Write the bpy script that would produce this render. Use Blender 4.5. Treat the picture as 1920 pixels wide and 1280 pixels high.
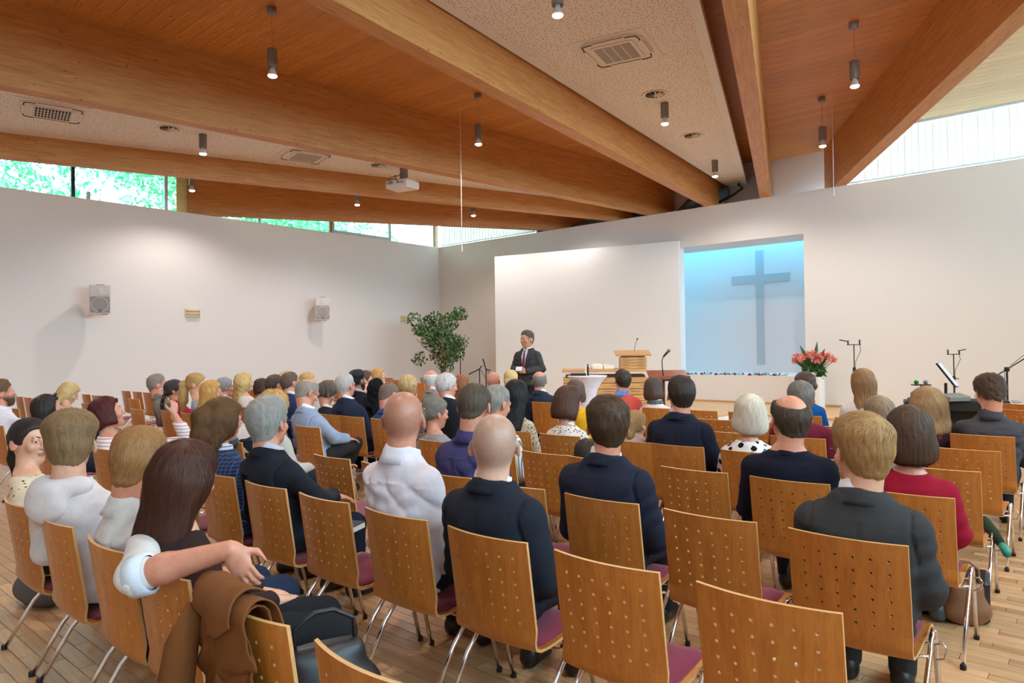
import bpy, math, random
import numpy as np
from mathutils import Vector, Matrix
random.seed(7); rng = np.random.default_rng(11)
sc = bpy.context.scene
for o in list(bpy.data.objects): bpy.data.objects.remove(o)
COL = sc.collection
PI = math.pi
# ---------------------------------------------------------------- camera (calibrated from wall, niche and ceiling lines)
FPX, PITCH, ROLL, YAW = 1301.26, math.radians(.5566), math.radians(-.7849), math.radians(49.2617)
CAMZ = 1.55
def _cam_axes():
    cp, sp, cr, sr = math.cos(PITCH), math.sin(PITCH), math.cos(ROLL), math.sin(ROLL)
    fw = np.array([0, cp, sp]); up = np.array([0, -sp, cp]); ri = np.array([1., 0, 0])
    r2 = cr*ri + sr*up; u2 = -sr*ri + cr*up
    M = np.array([[math.sin(YAW), -math.cos(YAW), 0], [math.cos(YAW), math.sin(YAW), 0], [0, 0, 1]])
    return M@r2, M@u2, M@fw
RR, UU, FF = _cam_axes()
CAMP = np.array([0, 0, CAMZ])
def ray(x, y): return FF + RR*((x-960)/FPX) - UU*((y-640)/FPX)
def at_z(x, y, z):
    d = ray(x, y); return CAMP + d*((z-CAMZ)/d[2])
def at_y(x, y, Y):
    d = ray(x, y); return CAMP + d*(Y/d[1])
def at_x(x, y, X):
    d = ray(x, y); return CAMP + d*(X/d[0])
def at_d(x, y, t): return CAMP + ray(x, y)*t
cd = bpy.data.cameras.new('camera'); cam = bpy.data.objects.new('camera', cd); COL.objects.link(cam)
cd.sensor_width = 36; cd.lens = FPX*36/1920; cd.clip_start = .05; cd.clip_end = 300
cam.matrix_world = Matrix(((RR[0], UU[0], -FF[0], 0), (RR[1], UU[1], -FF[1], 0), (RR[2], UU[2], -FF[2], CAMZ), (0, 0, 0, 1)))
sc.camera = cam
# ---------------------------------------------------------------- world, exposure
sc.view_settings.view_transform = 'Standard'; sc.view_settings.look = 'None'
sc.view_settings.exposure = EXPO = -0.12; sc.view_settings.gamma = 1.0; sc.view_settings.use_curve_mapping = False
W = bpy.data.worlds.new('world'); sc.world = W; W.use_nodes = True
wn = W.node_tree; wn.nodes.clear()
wo = wn.nodes.new('ShaderNodeOutputWorld'); wb = wn.nodes.new('ShaderNodeBackground')
wb.inputs[0].default_value = (.56, .82, 1.0, 1); wb.inputs[1].default_value = 13.0
wn.links.new(wb.outputs[0], wo.inputs[0])
LAMP_W = 190.0
def spot(name, loc, parent=None, energy=LAMP_W):
    l = bpy.data.lights.new(name, 'SPOT'); l.energy = energy; l.spot_size = math.radians(150); l.spot_blend = .55
    l.shadow_soft_size = .05; l.color = (1, .945, .905)
    o = bpy.data.objects.new(name, l); COL.objects.link(o); o.location = loc; o.parent = parent
    return o
# ---------------------------------------------------------------- helpers
def link(o, parent=None):
    COL.objects.link(o)
    if parent is not None: o.parent = parent
    return o
def tag(o, label=None, cat=None, group=None, kind=None):
    if label: o['label'] = label
    if cat: o['category'] = cat
    if group: o['group'] = group
    if kind: o['kind'] = kind
    return o
def empty(name, loc=(0, 0, 0), rz=0, label=None, cat=None, group=None):
    o = bpy.data.objects.new(name, None); o.location = loc; o.rotation_euler = (0, 0, rz); o.empty_display_size = .1
    link(o); return tag(o, label, cat, group)
def mk(name, V, F, mat, parent=None, smooth=True, attrs=None):
    """one mesh object from numpy vertices and a list of face arrays"""
    me = bpy.data.meshes.new(name); V = np.asarray(V, np.float32)
    Fs = [np.asarray(f, np.int32) for f in (F if isinstance(F, list) else [F]) if len(f)]
    me.vertices.add(len(V)); me.vertices.foreach_set('co', V.ravel())
    li = np.concatenate([f.ravel() for f in Fs]); tot = np.concatenate([np.full(len(f), f.shape[1], np.int32) for f in Fs])
    me.loops.add(len(li)); me.loops.foreach_set('vertex_index', li)
    me.polygons.add(len(tot)); me.polygons.foreach_set('loop_start', np.concatenate([[0], np.cumsum(tot)[:-1]]).astype(np.int32))
    me.polygons.foreach_set('loop_total', tot)
    me.polygons.foreach_set('use_smooth', np.full(len(tot), smooth, bool))
    for k, a in (attrs or {}).items():
        at = me.attributes.new(k, 'FLOAT', 'POINT'); at.data.foreach_set('value', np.asarray(a, np.float32))
    me.update(calc_edges=True); me.validate()
    if mat: me.materials.append(mat)
    o = bpy.data.objects.new(name, me); return link(o, parent)
class MB:
    def __init__(s): s.v = []; s.f = []
    def add(s, vs, fs):
        n = len(s.v); s.v += [tuple(map(float, p)) for p in vs]; s.f += [tuple(i+n for i in f) for f in fs]; return s
    def box(s, c, d, R=None):
        h = [x/2 for x in d]; vs = []
        for sx in (-1, 1):
            for sy in (-1, 1):
                for sz in (-1, 1):
                    p = Vector((sx*h[0], sy*h[1], sz*h[2]))
                    if R is not None: p = R@p
                    vs.append((p.x+c[0], p.y+c[1], p.z+c[2]))
        return s.add(vs, [(0, 1, 3, 2), (4, 6, 7, 5), (0, 4, 5, 1), (2, 3, 7, 6), (0, 2, 6, 4), (1, 5, 7, 3)])
    def bbox(s, c, d, b=.004, R=None):
        """box with chamfered edges"""
        h = [x/2 for x in d]; b = min(b, *(x*.45 for x in h)); vs = []; ix = {}
        for sx in (-1, 1):
            for sy in (-1, 1):
                for sz in (-1, 1):
                    for a in range(3):
                        q = [sx*h[0], sy*h[1], sz*h[2]]
                        for k in range(3):
                            if k != a: q[k] -= (sx, sy, sz)[k]*b
                        p = Vector(q)
                        if R is not None: p = R@p
                        ix[sx, sy, sz, a] = len(vs); vs.append((p.x+c[0], p.y+c[1], p.z+c[2]))
        fs = []
        for a in range(3):
            u, w = (a+1) % 3, (a+2) % 3
            for sg in (-1, 1):
                q = []
                for su, sw in ((-1, -1), (1, -1), (1, 1), (-1, 1)):
                    t = [0, 0, 0]; t[a] = sg; t[u] = su; t[w] = sw; q.append(ix[t[0], t[1], t[2], a])
                fs.append(tuple(q if sg > 0 else q[::-1]))
        for a in range(3):
            u, w = (a+1) % 3, (a+2) % 3
            for su in (-1, 1):
                for sw in (-1, 1):
                    t0 = [0, 0, 0]; t1 = [0, 0, 0]; t0[a] = -1; t1[a] = 1
                    for t in (t0, t1): t[u] = su; t[w] = sw
                    q = [ix[(*t0, u)], ix[(*t1, u)], ix[(*t1, w)], ix[(*t0, w)]]
                    fs.append(tuple(q if su*sw > 0 else q[::-1]))
        for sx in (-1, 1):
            for sy in (-1, 1):
                for sz in (-1, 1):
                    q = [ix[sx, sy, sz, a] for a in range(3)]
                    fs.append(tuple(q if sx*sy*sz > 0 else q[::-1]))
        return s.add(vs, fs)
    def tube(s, path, r, n=8, caps=True, closed=False):
        P = [Vector(p) for p in path]; m = len(P); rs = r if isinstance(r, (list, tuple)) else [r]*m
        vs = []; prev = None
        for i in range(m):
            if closed: t = P[(i+1) % m]-P[i-1]
            else: t = P[min(i+1, m-1)]-P[max(i-1, 0)]
            t.normalize()
            if prev is None:
                a = Vector((0, 0, 1)) if abs(t.z) < .9 else Vector((1, 0, 0)); u = t.cross(a).normalized()
            else: u = (prev-t*prev.dot(t)); u = u.normalized() if u.length > 1e-6 else t.orthogonal().normalized()
            prev = u; w = t.cross(u)
            for k in range(n):
                an = 2*PI*k/n; p = P[i]+(u*math.cos(an)+w*math.sin(an))*rs[i]; vs.append(p)
        fs = []
        for i in range(m if closed else m-1):
            j = (i+1) % m
            for k in range(n): fs.append((i*n+k, i*n+(k+1) % n, j*n+(k+1) % n, j*n+k))
        if caps and not closed: fs += [tuple(range(n))[::-1], tuple((m-1)*n+k for k in range(n))]
        return s.add(vs, fs)
    def lathe(s, prof, n=24, c=(0, 0, 0), R=None):
        vs = []; fs = []; m = len(prof)
        for r, z in prof:
            for k in range(n):
                a = 2*PI*k/n; p = Vector((r*math.cos(a), r*math.sin(a), z))
                if R is not None: p = R@p
                vs.append((p.x+c[0], p.y+c[1], p.z+c[2]))
        for i in range(m-1):
            for k in range(n): fs.append((i*n+k, i*n+(k+1) % n, (i+1)*n+(k+1) % n, (i+1)*n+k))
        if prof[0][0] > 1e-5: fs.append(tuple(range(n))[::-1])
        if prof[-1][0] > 1e-5: fs.append(tuple((m-1)*n+k for k in range(n)))
        return s.add(vs, fs)
    def ell(s, c, r, n=14, m=9, R=None):
        prof = [(max(math.sin(PI*i/(m-1)), 1e-6), -math.cos(PI*i/(m-1))) for i in range(m)]
        vs = []; fs = []
        for pr, pz in prof:
            for k in range(n):
                a = 2*PI*k/n; p = Vector((pr*math.cos(a)*r[0], pr*math.sin(a)*r[1], pz*r[2]))
                if R is not None: p = R@p
                vs.append((p.x+c[0], p.y+c[1], p.z+c[2]))
        for i in range(m-1):
            for k in range(n): fs.append((i*n+k, i*n+(k+1) % n, (i+1)*n+(k+1) % n, (i+1)*n+k))
        return s.add(vs, fs)
    def prism(s, poly, z0, z1):
        n = len(poly); vs = [(x, y, z0) for x, y in poly]+[(x, y, z1) for x, y in poly]
        return s.add(vs, [tuple(range(n))[::-1], tuple(range(n, 2*n))]+[(i, (i+1) % n, n+(i+1) % n, n+i) for i in range(n)])
    def mesh(s, name, mat, smooth=False):
        me = bpy.data.meshes.new(name); me.from_pydata(s.v, [], s.f)
        if smooth: me.polygons.foreach_set('use_smooth', np.ones(len(me.polygons), bool))
        me.update()
        if mat: me.materials.append(mat)
        return me
    def obj(s, name, mat, parent=None, smooth=False, loc=None, rz=0):
        o = bpy.data.objects.new(name, s.mesh(name, mat, smooth)); link(o, parent)
        if loc is not None: o.location = loc
        if rz: o.rotation_euler = (0, 0, rz)
        return o
def inst(me, name, parent=None, loc=(0, 0, 0), rot=(0, 0, 0), scale=None, mat=None):
    o = bpy.data.objects.new(name, me); link(o, parent); o.location = loc; o.rotation_euler = rot
    if scale is not None: o.scale = scale
    if mat is not None: o.material_slots[0].link = 'OBJECT'; o.material_slots[0].material = mat
    return o
def Rz(a): return Matrix.Rotation(a, 3, 'Z')
def Rx(a): return Matrix.Rotation(a, 3, 'X')
def Ry(a): return Matrix.Rotation(a, 3, 'Y')
def arc(c, r, a0, a1, n, plane='xz'):
    out = []
    for i in range(n+1):
        a = a0+(a1-a0)*i/n; u, w = r*math.cos(a), r*math.sin(a)
        out.append({'xz': (c[0]+u, c[1], c[2]+w), 'yz': (c[0], c[1]+u, c[2]+w), 'xy': (c[0]+u, c[1]+w, c[2])}[plane])
    return out
# ---------------------------------------------------------------- materials
def srgb(r, g, b):
    f = lambda c: (c/255/12.92) if c/255 <= .04045 else ((c/255+.055)/1.055)**2.4
    return (f(r), f(g), f(b), 1)
class NT:
    def __init__(s, name):
        s.m = bpy.data.materials.new(name); s.m.use_nodes = True; s.t = s.m.node_tree; s.t.nodes.clear()
        s.out = s.t.nodes.new('ShaderNodeOutputMaterial')
    def n(s, ty, ins=None, **props):
        nd = s.t.nodes.new('ShaderNode'+ty)
        for k, v in props.items(): setattr(nd, k, v)
        for k, v in (ins or {}).items():
            i = nd.inputs[k]
            if hasattr(v, 'is_linked') or isinstance(v, bpy.types.NodeSocket): s.t.links.new(v, i)
            else: i.default_value = v
        return nd
    def co(s, scale=(1, 1, 1), kind='Object', rot=(0, 0, 0)):
        tc = s.n('TexCoord'); return s.n('Mapping', {'Vector': tc.outputs[kind], 'Scale': scale, 'Rotation': rot}).outputs[0]
    def noise(s, v, scale=5, detail=3, rough=.55, dist=0):
        return s.n('TexNoise', {'Vector': v, 'Scale': scale, 'Detail': detail, 'Roughness': rough, 'Distortion': dist}).outputs[0]
    def ramp(s, fac, stops, interp='LINEAR'):
        r = s.n('ValToRGB', {'Fac': fac}); e = r.color_ramp.elements; r.color_ramp.interpolation = interp
        while len(e) < len(stops): e.new(.5)
        for i, (p, c) in enumerate(stops): e[i].position = p; e[i].color = c if not isinstance(c, (int, float)) else (c, c, c, 1)
        return r.outputs[0]
    def mix(s, fac, a, b, mode='MIX'):
        nd = s.n('Mix', data_type='RGBA', blend_type=mode)
        for k, v in ((0, fac), (6, a), (7, b)):
            if isinstance(v, bpy.types.NodeSocket): s.t.links.new(v, nd.inputs[k])
            else: nd.inputs[k].default_value = v
        return nd.outputs[2]
    def math(s, op, a, b=0.0):
        nd = s.n('Math', operation=op)
        for k, v in ((0, a), (1, b)):
            if isinstance(v, bpy.types.NodeSocket): s.t.links.new(v, nd.inputs[k])
            else: nd.inputs[k].default_value = v
        return nd.outputs[0]
    def bump(s, h, strength=.2, dist=.01):
        return s.n('Bump', {'Height': h, 'Strength': strength, 'Distance': dist}).outputs[0]
    def bsdf(s, **k):
        ins = {}
        for a, b in k.items():
            ins[{'base': 'Base Color', 'rough': 'Roughness', 'metal': 'Metallic', 'normal': 'Normal', 'spec': 'Specular IOR Level', 'sheen': 'Sheen Weight',
                 'emit': 'Emission Color', 'estr': 'Emission Strength', 'coat': 'Coat Weight', 'trans': 'Transmission Weight', 'alpha': 'Alpha', 'ior': 'IOR', 'sss': 'Subsurface Weight'}[a]] = b
        return s.n('BsdfPrincipled', ins)
    def done(s, sh):
        s.t.links.new(sh.outputs[0] if hasattr(sh, 'outputs') else sh, s.out.inputs[0]); return s.m
_MC = {}
def plain(name, c, rough=.5, metal=0, var=.06, scale=30, bump=0, spec=.5, coat=0):
    """near-uniform procedural material: a little tone noise, optional fine relief"""
    if name in _MC: return _MC[name]
    t = NT(name); v = t.co(); nz = t.noise(v, scale, 4)
    lo = tuple(x*(1-var) for x in c[:3])+(1,); hi = tuple(min(1, x*(1+var)) for x in c[:3])+(1,)
    k = dict(base=t.ramp(nz, [(.3, lo), (.7, hi)]), rough=rough, metal=metal, spec=spec, coat=coat)
    if bump: k['normal'] = t.bump(nz, bump, .002)
    _MC[name] = t.done(t.bsdf(**k)); return _MC[name]
def wood(name, dark, light, axis='x', scale=1.0, rough=.45, knots=0, objrand=0.0, coat=0, knotcol=None):
    if name in _MC: return _MC[name]
    t = NT(name); ax = {'x': (1, 14, 14), 'y': (14, 1, 14), 'z': (14, 14, 1)}[axis]
    v = t.co(tuple(a*scale for a in ax))
    n1 = t.noise(v, 1.6, 6, .6, .5); n2 = t.noise(v, 6, 3, .6)
    g = t.math('ADD', t.math('MULTIPLY', n1, .7), t.math('MULTIPLY', n2, .3))
    col = t.ramp(g, [(.32, dark), (.52, tuple((a+b)/2 for a, b in zip(dark, light))), (.7, light)])
    if objrand:
        oi = t.n('ObjectInfo'); k = t.math('ADD', t.math('MULTIPLY', oi.outputs['Random'], objrand*2), 1-objrand)
        col = t.mix(1.0, col, t.n('CombineColor', {0: k, 1: k, 2: k}).outputs[0], 'MULTIPLY')
    if knots:
        ax2 = {'x': (1, 2.4, 2.4), 'y': (2.4, 1, 2.4), 'z': (2.4, 2.4, 1)}[axis]
        vk = t.co(tuple(a*knots for a in ax2)); vo = t.n('TexVoronoi', {'Vector': vk, 'Scale': 1.0, 'Randomness': 1.0})
        sel = t.math('GREATER_THAN', t.n('SeparateColor', {0: vo.outputs['Color']}).outputs[0], .35)
        kn = t.ramp(vo.outputs['Distance'], [(.05, 1.0), (.085, .55), (.14, 0.0)])
        kk = t.math('MULTIPLY', kn, sel)
        col = t.mix(kk, col, knotcol or tuple(x*.22 for x in dark[:3])+(1,))
    _MC[name] = t.done(t.bsdf(base=col, rough=rough, normal=t.bump(g, .12, .004), coat=coat)); return _MC[name]
# ================================================================= STRUCTURE
M_wall = plain('white_plaster', srgb(236, 228, 223), .9, var=.015, scale=60, bump=.05)
M_white = plain('white_paint', srgb(238, 234, 230), .55, var=.02)
M_beam = wood('glulam', srgb(180, 112, 54), srgb(220, 158, 94), 'x', 1.2, .5, knots=5.2, objrand=.05)
M_deck = wood('deck_board', srgb(180, 108, 46), srgb(218, 152, 80), 'x', 1.5, .5, knots=4.6, objrand=.1)
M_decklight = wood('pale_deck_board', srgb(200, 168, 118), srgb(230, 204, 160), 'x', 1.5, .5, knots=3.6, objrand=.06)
M_plank = wood('oak_plank', srgb(192, 146, 102), srgb(230, 190, 144), 'x', 2.0, .32, objrand=.16)
M_stage = wood('stage_oak', srgb(206, 160, 104), srgb(226, 184, 130), 'x', 1.5, .35)
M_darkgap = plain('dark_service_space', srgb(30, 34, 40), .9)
M_alu = plain('grey_aluminium', srgb(140, 135, 132), .45, metal=.25)
M_black = plain('black_plastic', srgb(24, 24, 26), .5)
M_mull = plain('dark_mullion', srgb(30, 50, 62), .5)
M_frame = plain('white_window_frame', srgb(205, 220, 228), .5)
M_post = wood('pale_post', srgb(160, 118, 80), srgb(190, 150, 106), 'z', 1.5, .5)
t = NT('window_glass'); tr = t.n('BsdfTransparent', {0: (.93, .98, .98, 1)}); gl = t.n('BsdfGlossy', {'Roughness': .02})
fr = t.n('Fresnel', {'IOR': 1.25}); mx = t.n('MixShader', {0: fr.outputs[0], 1: tr.outputs[0], 2: gl.outputs[0]}); M_glass = t.done(mx)
t = NT('daylight_tint_glass'); M_glasst = t.done(t.n('BsdfTransparent', {0: (.34, .66, .8, 1)}))  # tint put in the glass to cool and dim the niche light
t = NT('blind_fabric'); v = t.co((1, 1, 1)); d = t.n('BsdfDiffuse', {0: (.88, .86, .84, 1)}); tl = t.n('BsdfTranslucent', {0: (.95, .9, .85, 1)})
M_blind = t.done(t.n('MixShader', {0: .45, 1: d.outputs[0], 2: tl.outputs[0]}))
t = NT('perforated_board'); v = t.co((1, 1, 1))
def _holes(sc_, r, sel):
    vo = t.n('TexVoronoi', {'Vector': v, 'Scale': sc_, 'Randomness': .75}, voronoi_dimensions='2D')
    ch = t.n('SeparateColor', {0: vo.outputs['Color']}).outputs[1]
    return t.math('MULTIPLY', t.math('LESS_THAN', vo.outputs['Distance'], r), t.math('GREATER_THAN', ch, sel))
hh = t.math('MAXIMUM', _holes(19, .16, .25), _holes(33, .09, .6))
M_perf = t.done(t.bsdf(base=t.mix(hh, srgb(240, 231, 225), srgb(138, 122, 116)), rough=.85))
# floor: recessed slab with oak planks laid into it near the camera, the same parquet as a material beyond
t = NT('parquet_far'); v = t.co((1, 1, 1)); br = t.n('TexBrick', {'Vector': v, 'Color1': srgb(184, 138, 94), 'Color2': srgb(212, 168, 120), 'Mortar': srgb(110, 76, 44), 'Scale': 1.0, 'Mortar Size': .004, 'Brick Width': .48, 'Row Height': .075})
gz = t.noise(t.co((2, 28, 1)), 2, 5); M_parq = t.done(t.bsdf(base=t.mix(.25, br.outputs[0], t.ramp(gz, [(.3, srgb(140, 98, 58)), (.7, srgb(204, 158, 108))])), rough=.3))
PX0, PX1, PY0, PY1 = -5.7, 1.2, -.6, 6.9
mb = MB(); X0, X1, Y0, Y1 = -17.4, 4.7, -3.4, 17.4
mb.prism([(PX0, PY0), (PX1, PY0), (PX1, PY1), (PX0, PY1)], -.2, -.012)
for a, b, c, d in ((X0, PX0, Y0, Y1), (PX1, X1, Y0, Y1), (PX0, PX1, Y0, PY0), (PX0, PX1, PY1, Y1)): mb.prism([(a, c), (b, c), (b, d), (a, d)], -.2, 0)
floor = tag(mb.obj('floor', M_parq), 'oak parquet floor under the rows of chairs', None, None, 'structure')
PW, PL = .078, .52; pm = MB().bbox((0, 0, -.0065), (PL-.003, PW-.003, .012), .0015).mesh('plank', M_plank)
cand = []; j = 0; y = PY0
while y+PW <= PY1:
    x = PX0+(j*.37 % 1)*PL-PL
    while x < PX1:
        a, b = max(x, PX0), min(x+PL, PX1)
        if b-a > .05: cand.append(((a+b)/2, y+PW/2, b-a))
        x += PL
    y += PW; j += 1
def _score(c):
    d = np.array([c[0], c[1], 0])-CAMP; z = d@FF
    if z < .3: return -1
    px_, py_ = 960+FPX*(d@RR)/z, 640-FPX*(d@UU)/z
    if not (-30 < px_ < 1950 and py_ < 1310): return 0
    open_ = (c[1] < .95 and c[0] < -1.6) or c[0] > -.55 or (c[0] > -2.9 and 1.2 < c[1] < 2.1)
    return (1 if open_ else .3)*CAMZ/z**3
cand.sort(key=_score, reverse=True)
rest = MB()
for i, (x, y, L) in enumerate(cand):
    if i < 290: inst(pm, 'plank', floor, (x, y, 0), (0, 0, PI if i % 3 == 0 else 0), (L/PL, 1, 1))
    elif _score((x, y, L)) > 0: rest.box((x, y, -.0065), (L-.003, PW-.003, .012))
    else: rest.box((x, y, -.0065), (L-.003, PW-.003, .012))
tag(rest.obj('plank_field', M_parq, floor), kind='stuff')
# walls
LX, FY, WT = -17.17, 16.2, 5.0
NX0, NX1, NZ0, NZ1 = -8.25, -5.21, .82, 4.05
mb = MB()
def wallbox(mb, x0, x1, y0, y1, z0, z1): mb.box(((x0+x1)/2, (y0+y1)/2, (z0+z1)/2), (x1-x0, y1-y0, z1-z0))
wallbox(mb, LX, NX0, FY, FY+.2, 0, WT); wallbox(mb, NX1, 4.7, FY, FY+.2, 0, WT)
wallbox(mb, NX0, NX1, FY, FY+.2, 0, NZ0); wallbox(mb, NX0, NX1, FY, FY+.2, NZ1, WT)
wf = tag(mb.obj('wall_front', M_wall), 'white front wall with the recessed niche', None, None, 'structure')
NB = 18.3
mb = MB(); wallbox(mb, -10.2, NX1+.15, NB, NB+.2, .5, 4.6); wallbox(mb, NX1, NX1+.15, FY+.2, NB, .5, NZ1+.4); wallbox(mb, -10.2, NX1+.15, FY+.2, NB, .6, NZ0); wallbox(mb, -10.2, NX1+.15, FY+.2, 17.3, NZ1, NZ1+.1); wallbox(mb, -10.35, -10.2, FY+.2, NB, .5, NZ1+.4)
wallbox(mb, -13, -4.3, 17.2, 17.35, 4.16, 6.2)
tag(mb.obj('wall_niche', M_wall), 'pale wall at the back of the daylit niche', None, None, 'structure')
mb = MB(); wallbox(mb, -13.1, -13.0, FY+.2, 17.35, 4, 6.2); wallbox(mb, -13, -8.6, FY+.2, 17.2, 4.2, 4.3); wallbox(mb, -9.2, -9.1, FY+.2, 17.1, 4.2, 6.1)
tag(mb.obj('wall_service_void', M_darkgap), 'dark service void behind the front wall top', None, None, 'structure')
mb = MB(); wallbox(mb, LX-.25, LX, -3.4, FY+.2, 0, WT)
tag(mb.obj('wall_left', M_wall), 'long white left wall below the clerestory windows', None, None, 'structure')
mb = MB(); wallbox(mb, 4.5, 4.75, -3.4, FY+.2, 0, 3.2)
tag(mb.obj('wall_right', M_wall), 'white right wall', None, None, 'structure')
mb = MB(); wallbox(mb, LX-.25, 4.75, -3.4, -3.2, 0, 6.2)
tag(mb.obj('wall_back', M_wall), 'white back wall', None, None, 'structure')
# white screen wall standing at an angle in front of the front wall
mb = MB(); a = np.array([-13.42, 14.86]); b = np.array([-8.2, 16.02]); d = (b-a)/np.linalg.norm(b-a); n = np.array([-d[1], d[0]])
mb.prism([tuple(a), tuple(b), tuple(b+n*.13), tuple(a+n*.13)], .171, 4.2)
tag(mb.obj('projection_wall', M_white), 'white projection panel standing behind the lectern', 'wall panel')
# cross, a flat grey shape fixed to the niche back wall
M_cross = plain('grey_cross', srgb(192, 198, 198), .8, var=.03)
def cpt(x, y): p = at_y(x, y, NB-.02); return p[0], p[2]
(x0, z1), (x1, _) = cpt(1415.7, 470), cpt(1430.5, 468.8); (_, z0) = cpt(1426, 683); (ax0, az) = cpt(1371.7, 526); (ax1, _) = cpt(1480.3, 514.5)
mb = MB(); c = (x0+x1)/2; hw = (x1-x0)/2; ah = hw*1.0
az0, az1 = az-ah, az+ah
mb.prism([(c-hw, z0), (c+hw, z0), (c+hw, az0), (ax1, az0), (ax1, az1), (c+hw, az1), (c+hw, z1), (c-hw, z1), (c-hw, az1), (ax0, az1), (ax0, az0), (c-hw, az0)], -.02, 0)
mb.v = [(x, NB+z, y) for x, y, z in mb.v]; tag(mb.obj('wall_cross', M_cross), 'plain grey cross on the back of the blue-lit niche', 'cross')
# niche glazing: unseen skylight added, tinted to cast cyan light; slot above is open
win = tag(MB().box((-7.6, 17.83, 4.3), (5.1, .94, .012)).obj('window_9', M_glasst), 'unseen skylight added over the back of the niche', None, None, 'structure')
# stage
mb = MB(); poly = [(-16.9, 16.15), (-16.9, 12.4), (-11.6, 12.4), (-11.6, 8.8), (-5.85, 8.8), (-5.85, 13.62), (4.4, 13.62), (4.4, 16.15)]
mb.prism(poly, 0, .135); stg = tag(mb.obj('stage', M_white), 'low stage platform with white riser and oak top', 'stage')
mb = MB(); g = .012; mb.prism([(x, y-(g if y < 13 else (g if y < 14 else 0))) for x, y in poly], .137, .17); mb.obj('stage_top', M_stage, stg)
bb = MB(); bb.box((-3, FY-.006, .19), (5, .012, .04)); tag(bb.obj('trim_1', M_stage), kind='structure'); bt = MB(); bt.box((-7.0, FY-.006, .19), (2.4, .012, .04)); tag(bt.obj('trim_2', M_stage), kind='structure')
# ceiling: roof slab and boards between the radiating beams
ceil = MB(); ceil.box((-6.35, 6.8, 6.24), (23.2, 21.2, .2)); ceil = tag(ceil.obj('ceiling', M_deck), 'timber roof deck carried by the radiating beams', None, None, 'structure')
BW = .25
beams = [('A', (-4.40, 16.17), 28.0), ('B', (-6.08, 16.26), 19.05), ('C', (-7.45, 16.2), 7.42), ('D', (-9.06, 16.28), -7.1), ('E', (-10.23, 16.2), -19.0), ('F', (-12.29, 16.43), -30.85)]
BL = {'A': 'glulam roof beam running up to the right above the blinds', 'B': 'glulam roof beam seen almost end-on right of the perforated panel', 'C': 'long glulam roof beam left of the perforated panel',
      'D': 'deep glulam roof beam in front of the ceiling projector', 'E': 'glulam roof beam behind the projector above the left windows', 'F': 'lowest glulam roof beam ending at the left window strip'}
bd = {}
def bx(k, y, off=0):
    """x of beam k's centre line (or its side, off = +-1) at room depth y"""
    p, az = bd[k]; ta = math.tan(az); return p[0]+(p[1]-y)*ta+off*BW/2/math.cos(az)
for k, p, azd in beams:
    az = math.radians(azd); bd[k] = (p, az)
    e0 = 17.05-16.2 if k in 'ABC' else .75
    if k == 'A': L = 9.6
    elif k == 'F': L = 11.1
    elif k == 'E': L = 20.2
    else: L = 19.6
    d = Vector((math.sin(az), -math.cos(az), 0)); s0 = -e0/math.cos(az)
    a = Vector((p[0], p[1], 0))+d*s0; hgt = 1.1
    o = MB().bbox((L/2, 0, 0), (L, BW, hgt), .006).obj('ceiling_beam', M_beam); o.location = (a.x, a.y, 5.0+hgt/2+.001); o.rotation_euler = (0, 0, az-PI/2)
    tag(o, BL[k], 'beam', 'radiating glulam roof beams')
def bay_boards(fl, fr, y0, y1, w, m, z=6.09, xmin=-17.4, xmax=4.7):
    y = y0
    while y < y1:
        yb = y+w-.004; xs = [max(xmin, fl(y)), min(xmax, fr(y)), min(xmax, fr(yb)), max(xmin, fl(yb))]
        if xs[1]-xs[0] > .05:
            mb = MB(); c = (xs[0]+xs[1])/2; mb.prism([(xs[0]-c, -w/2), (xs[1]-c, -w/2), (xs[2]-c, w/2-.004), (xs[3]-c, w/2-.004)], 0, .05)
            o = mb.obj('board', m, ceil); o.location = (c, y+w/2, z)
        y += w
bay_boards(lambda y: bx('D', y), lambda y: bx('C', y), .4, 17.2, .21, M_deck)
bay_boards(lambda y: bx('B', y), lambda y: bx('A', y), 5.6, 17.15, .21, M_deck)
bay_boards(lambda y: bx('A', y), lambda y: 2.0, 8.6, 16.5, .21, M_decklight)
# perforated white ceiling panels
def perf_panel(name, poly, z, label):
    n = len(poly); cx = sum(p[0] for p in poly)/n; cy = sum(p[1] for p in poly)/n; P = [np.array(p) for p in poly]; inn = []
    for i in range(n):
        e0 = P[i]-P[i-1]; e1 = P[(i+1) % n]-P[i]; n0 = np.array([-e0[1], e0[0]])/np.linalg.norm(e0); n1 = np.array([-e1[1], e1[0]])/np.linalg.norm(e1)
        inn.append(P[i]+(n0+n1)*.13/(1+n0@n1))
    o = MB().prism([tuple(p) for p in poly], z, z+.12).obj(name, M_white); tag(o, label, 'ceiling panel')
    f = MB().prism([tuple(p) for p in inn], z-.0015, z+.02).obj('perforated_field', M_perf, o); return o
ZW1, ZW2 = 5.58, 5.42
perf_panel('acoustic_panel', [(bx('C', 1, 1), 1), (bx('B', 1, -1)-.35, 1), (-6.85, 17.1), (-7.32, 17.1)], ZW1, 'white perforated ceiling panel holding the large air conditioner')
perf_panel('acoustic_panel', [(bx('E', -2.5, 1), -2.5), (bx('D', -2.5, -1), -2.5), (bx('D', 16.0, -1), 16.0), (bx('E', 16.0, 1), 16.0)], ZW2, 'white perforated ceiling panel holding the projector')
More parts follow.
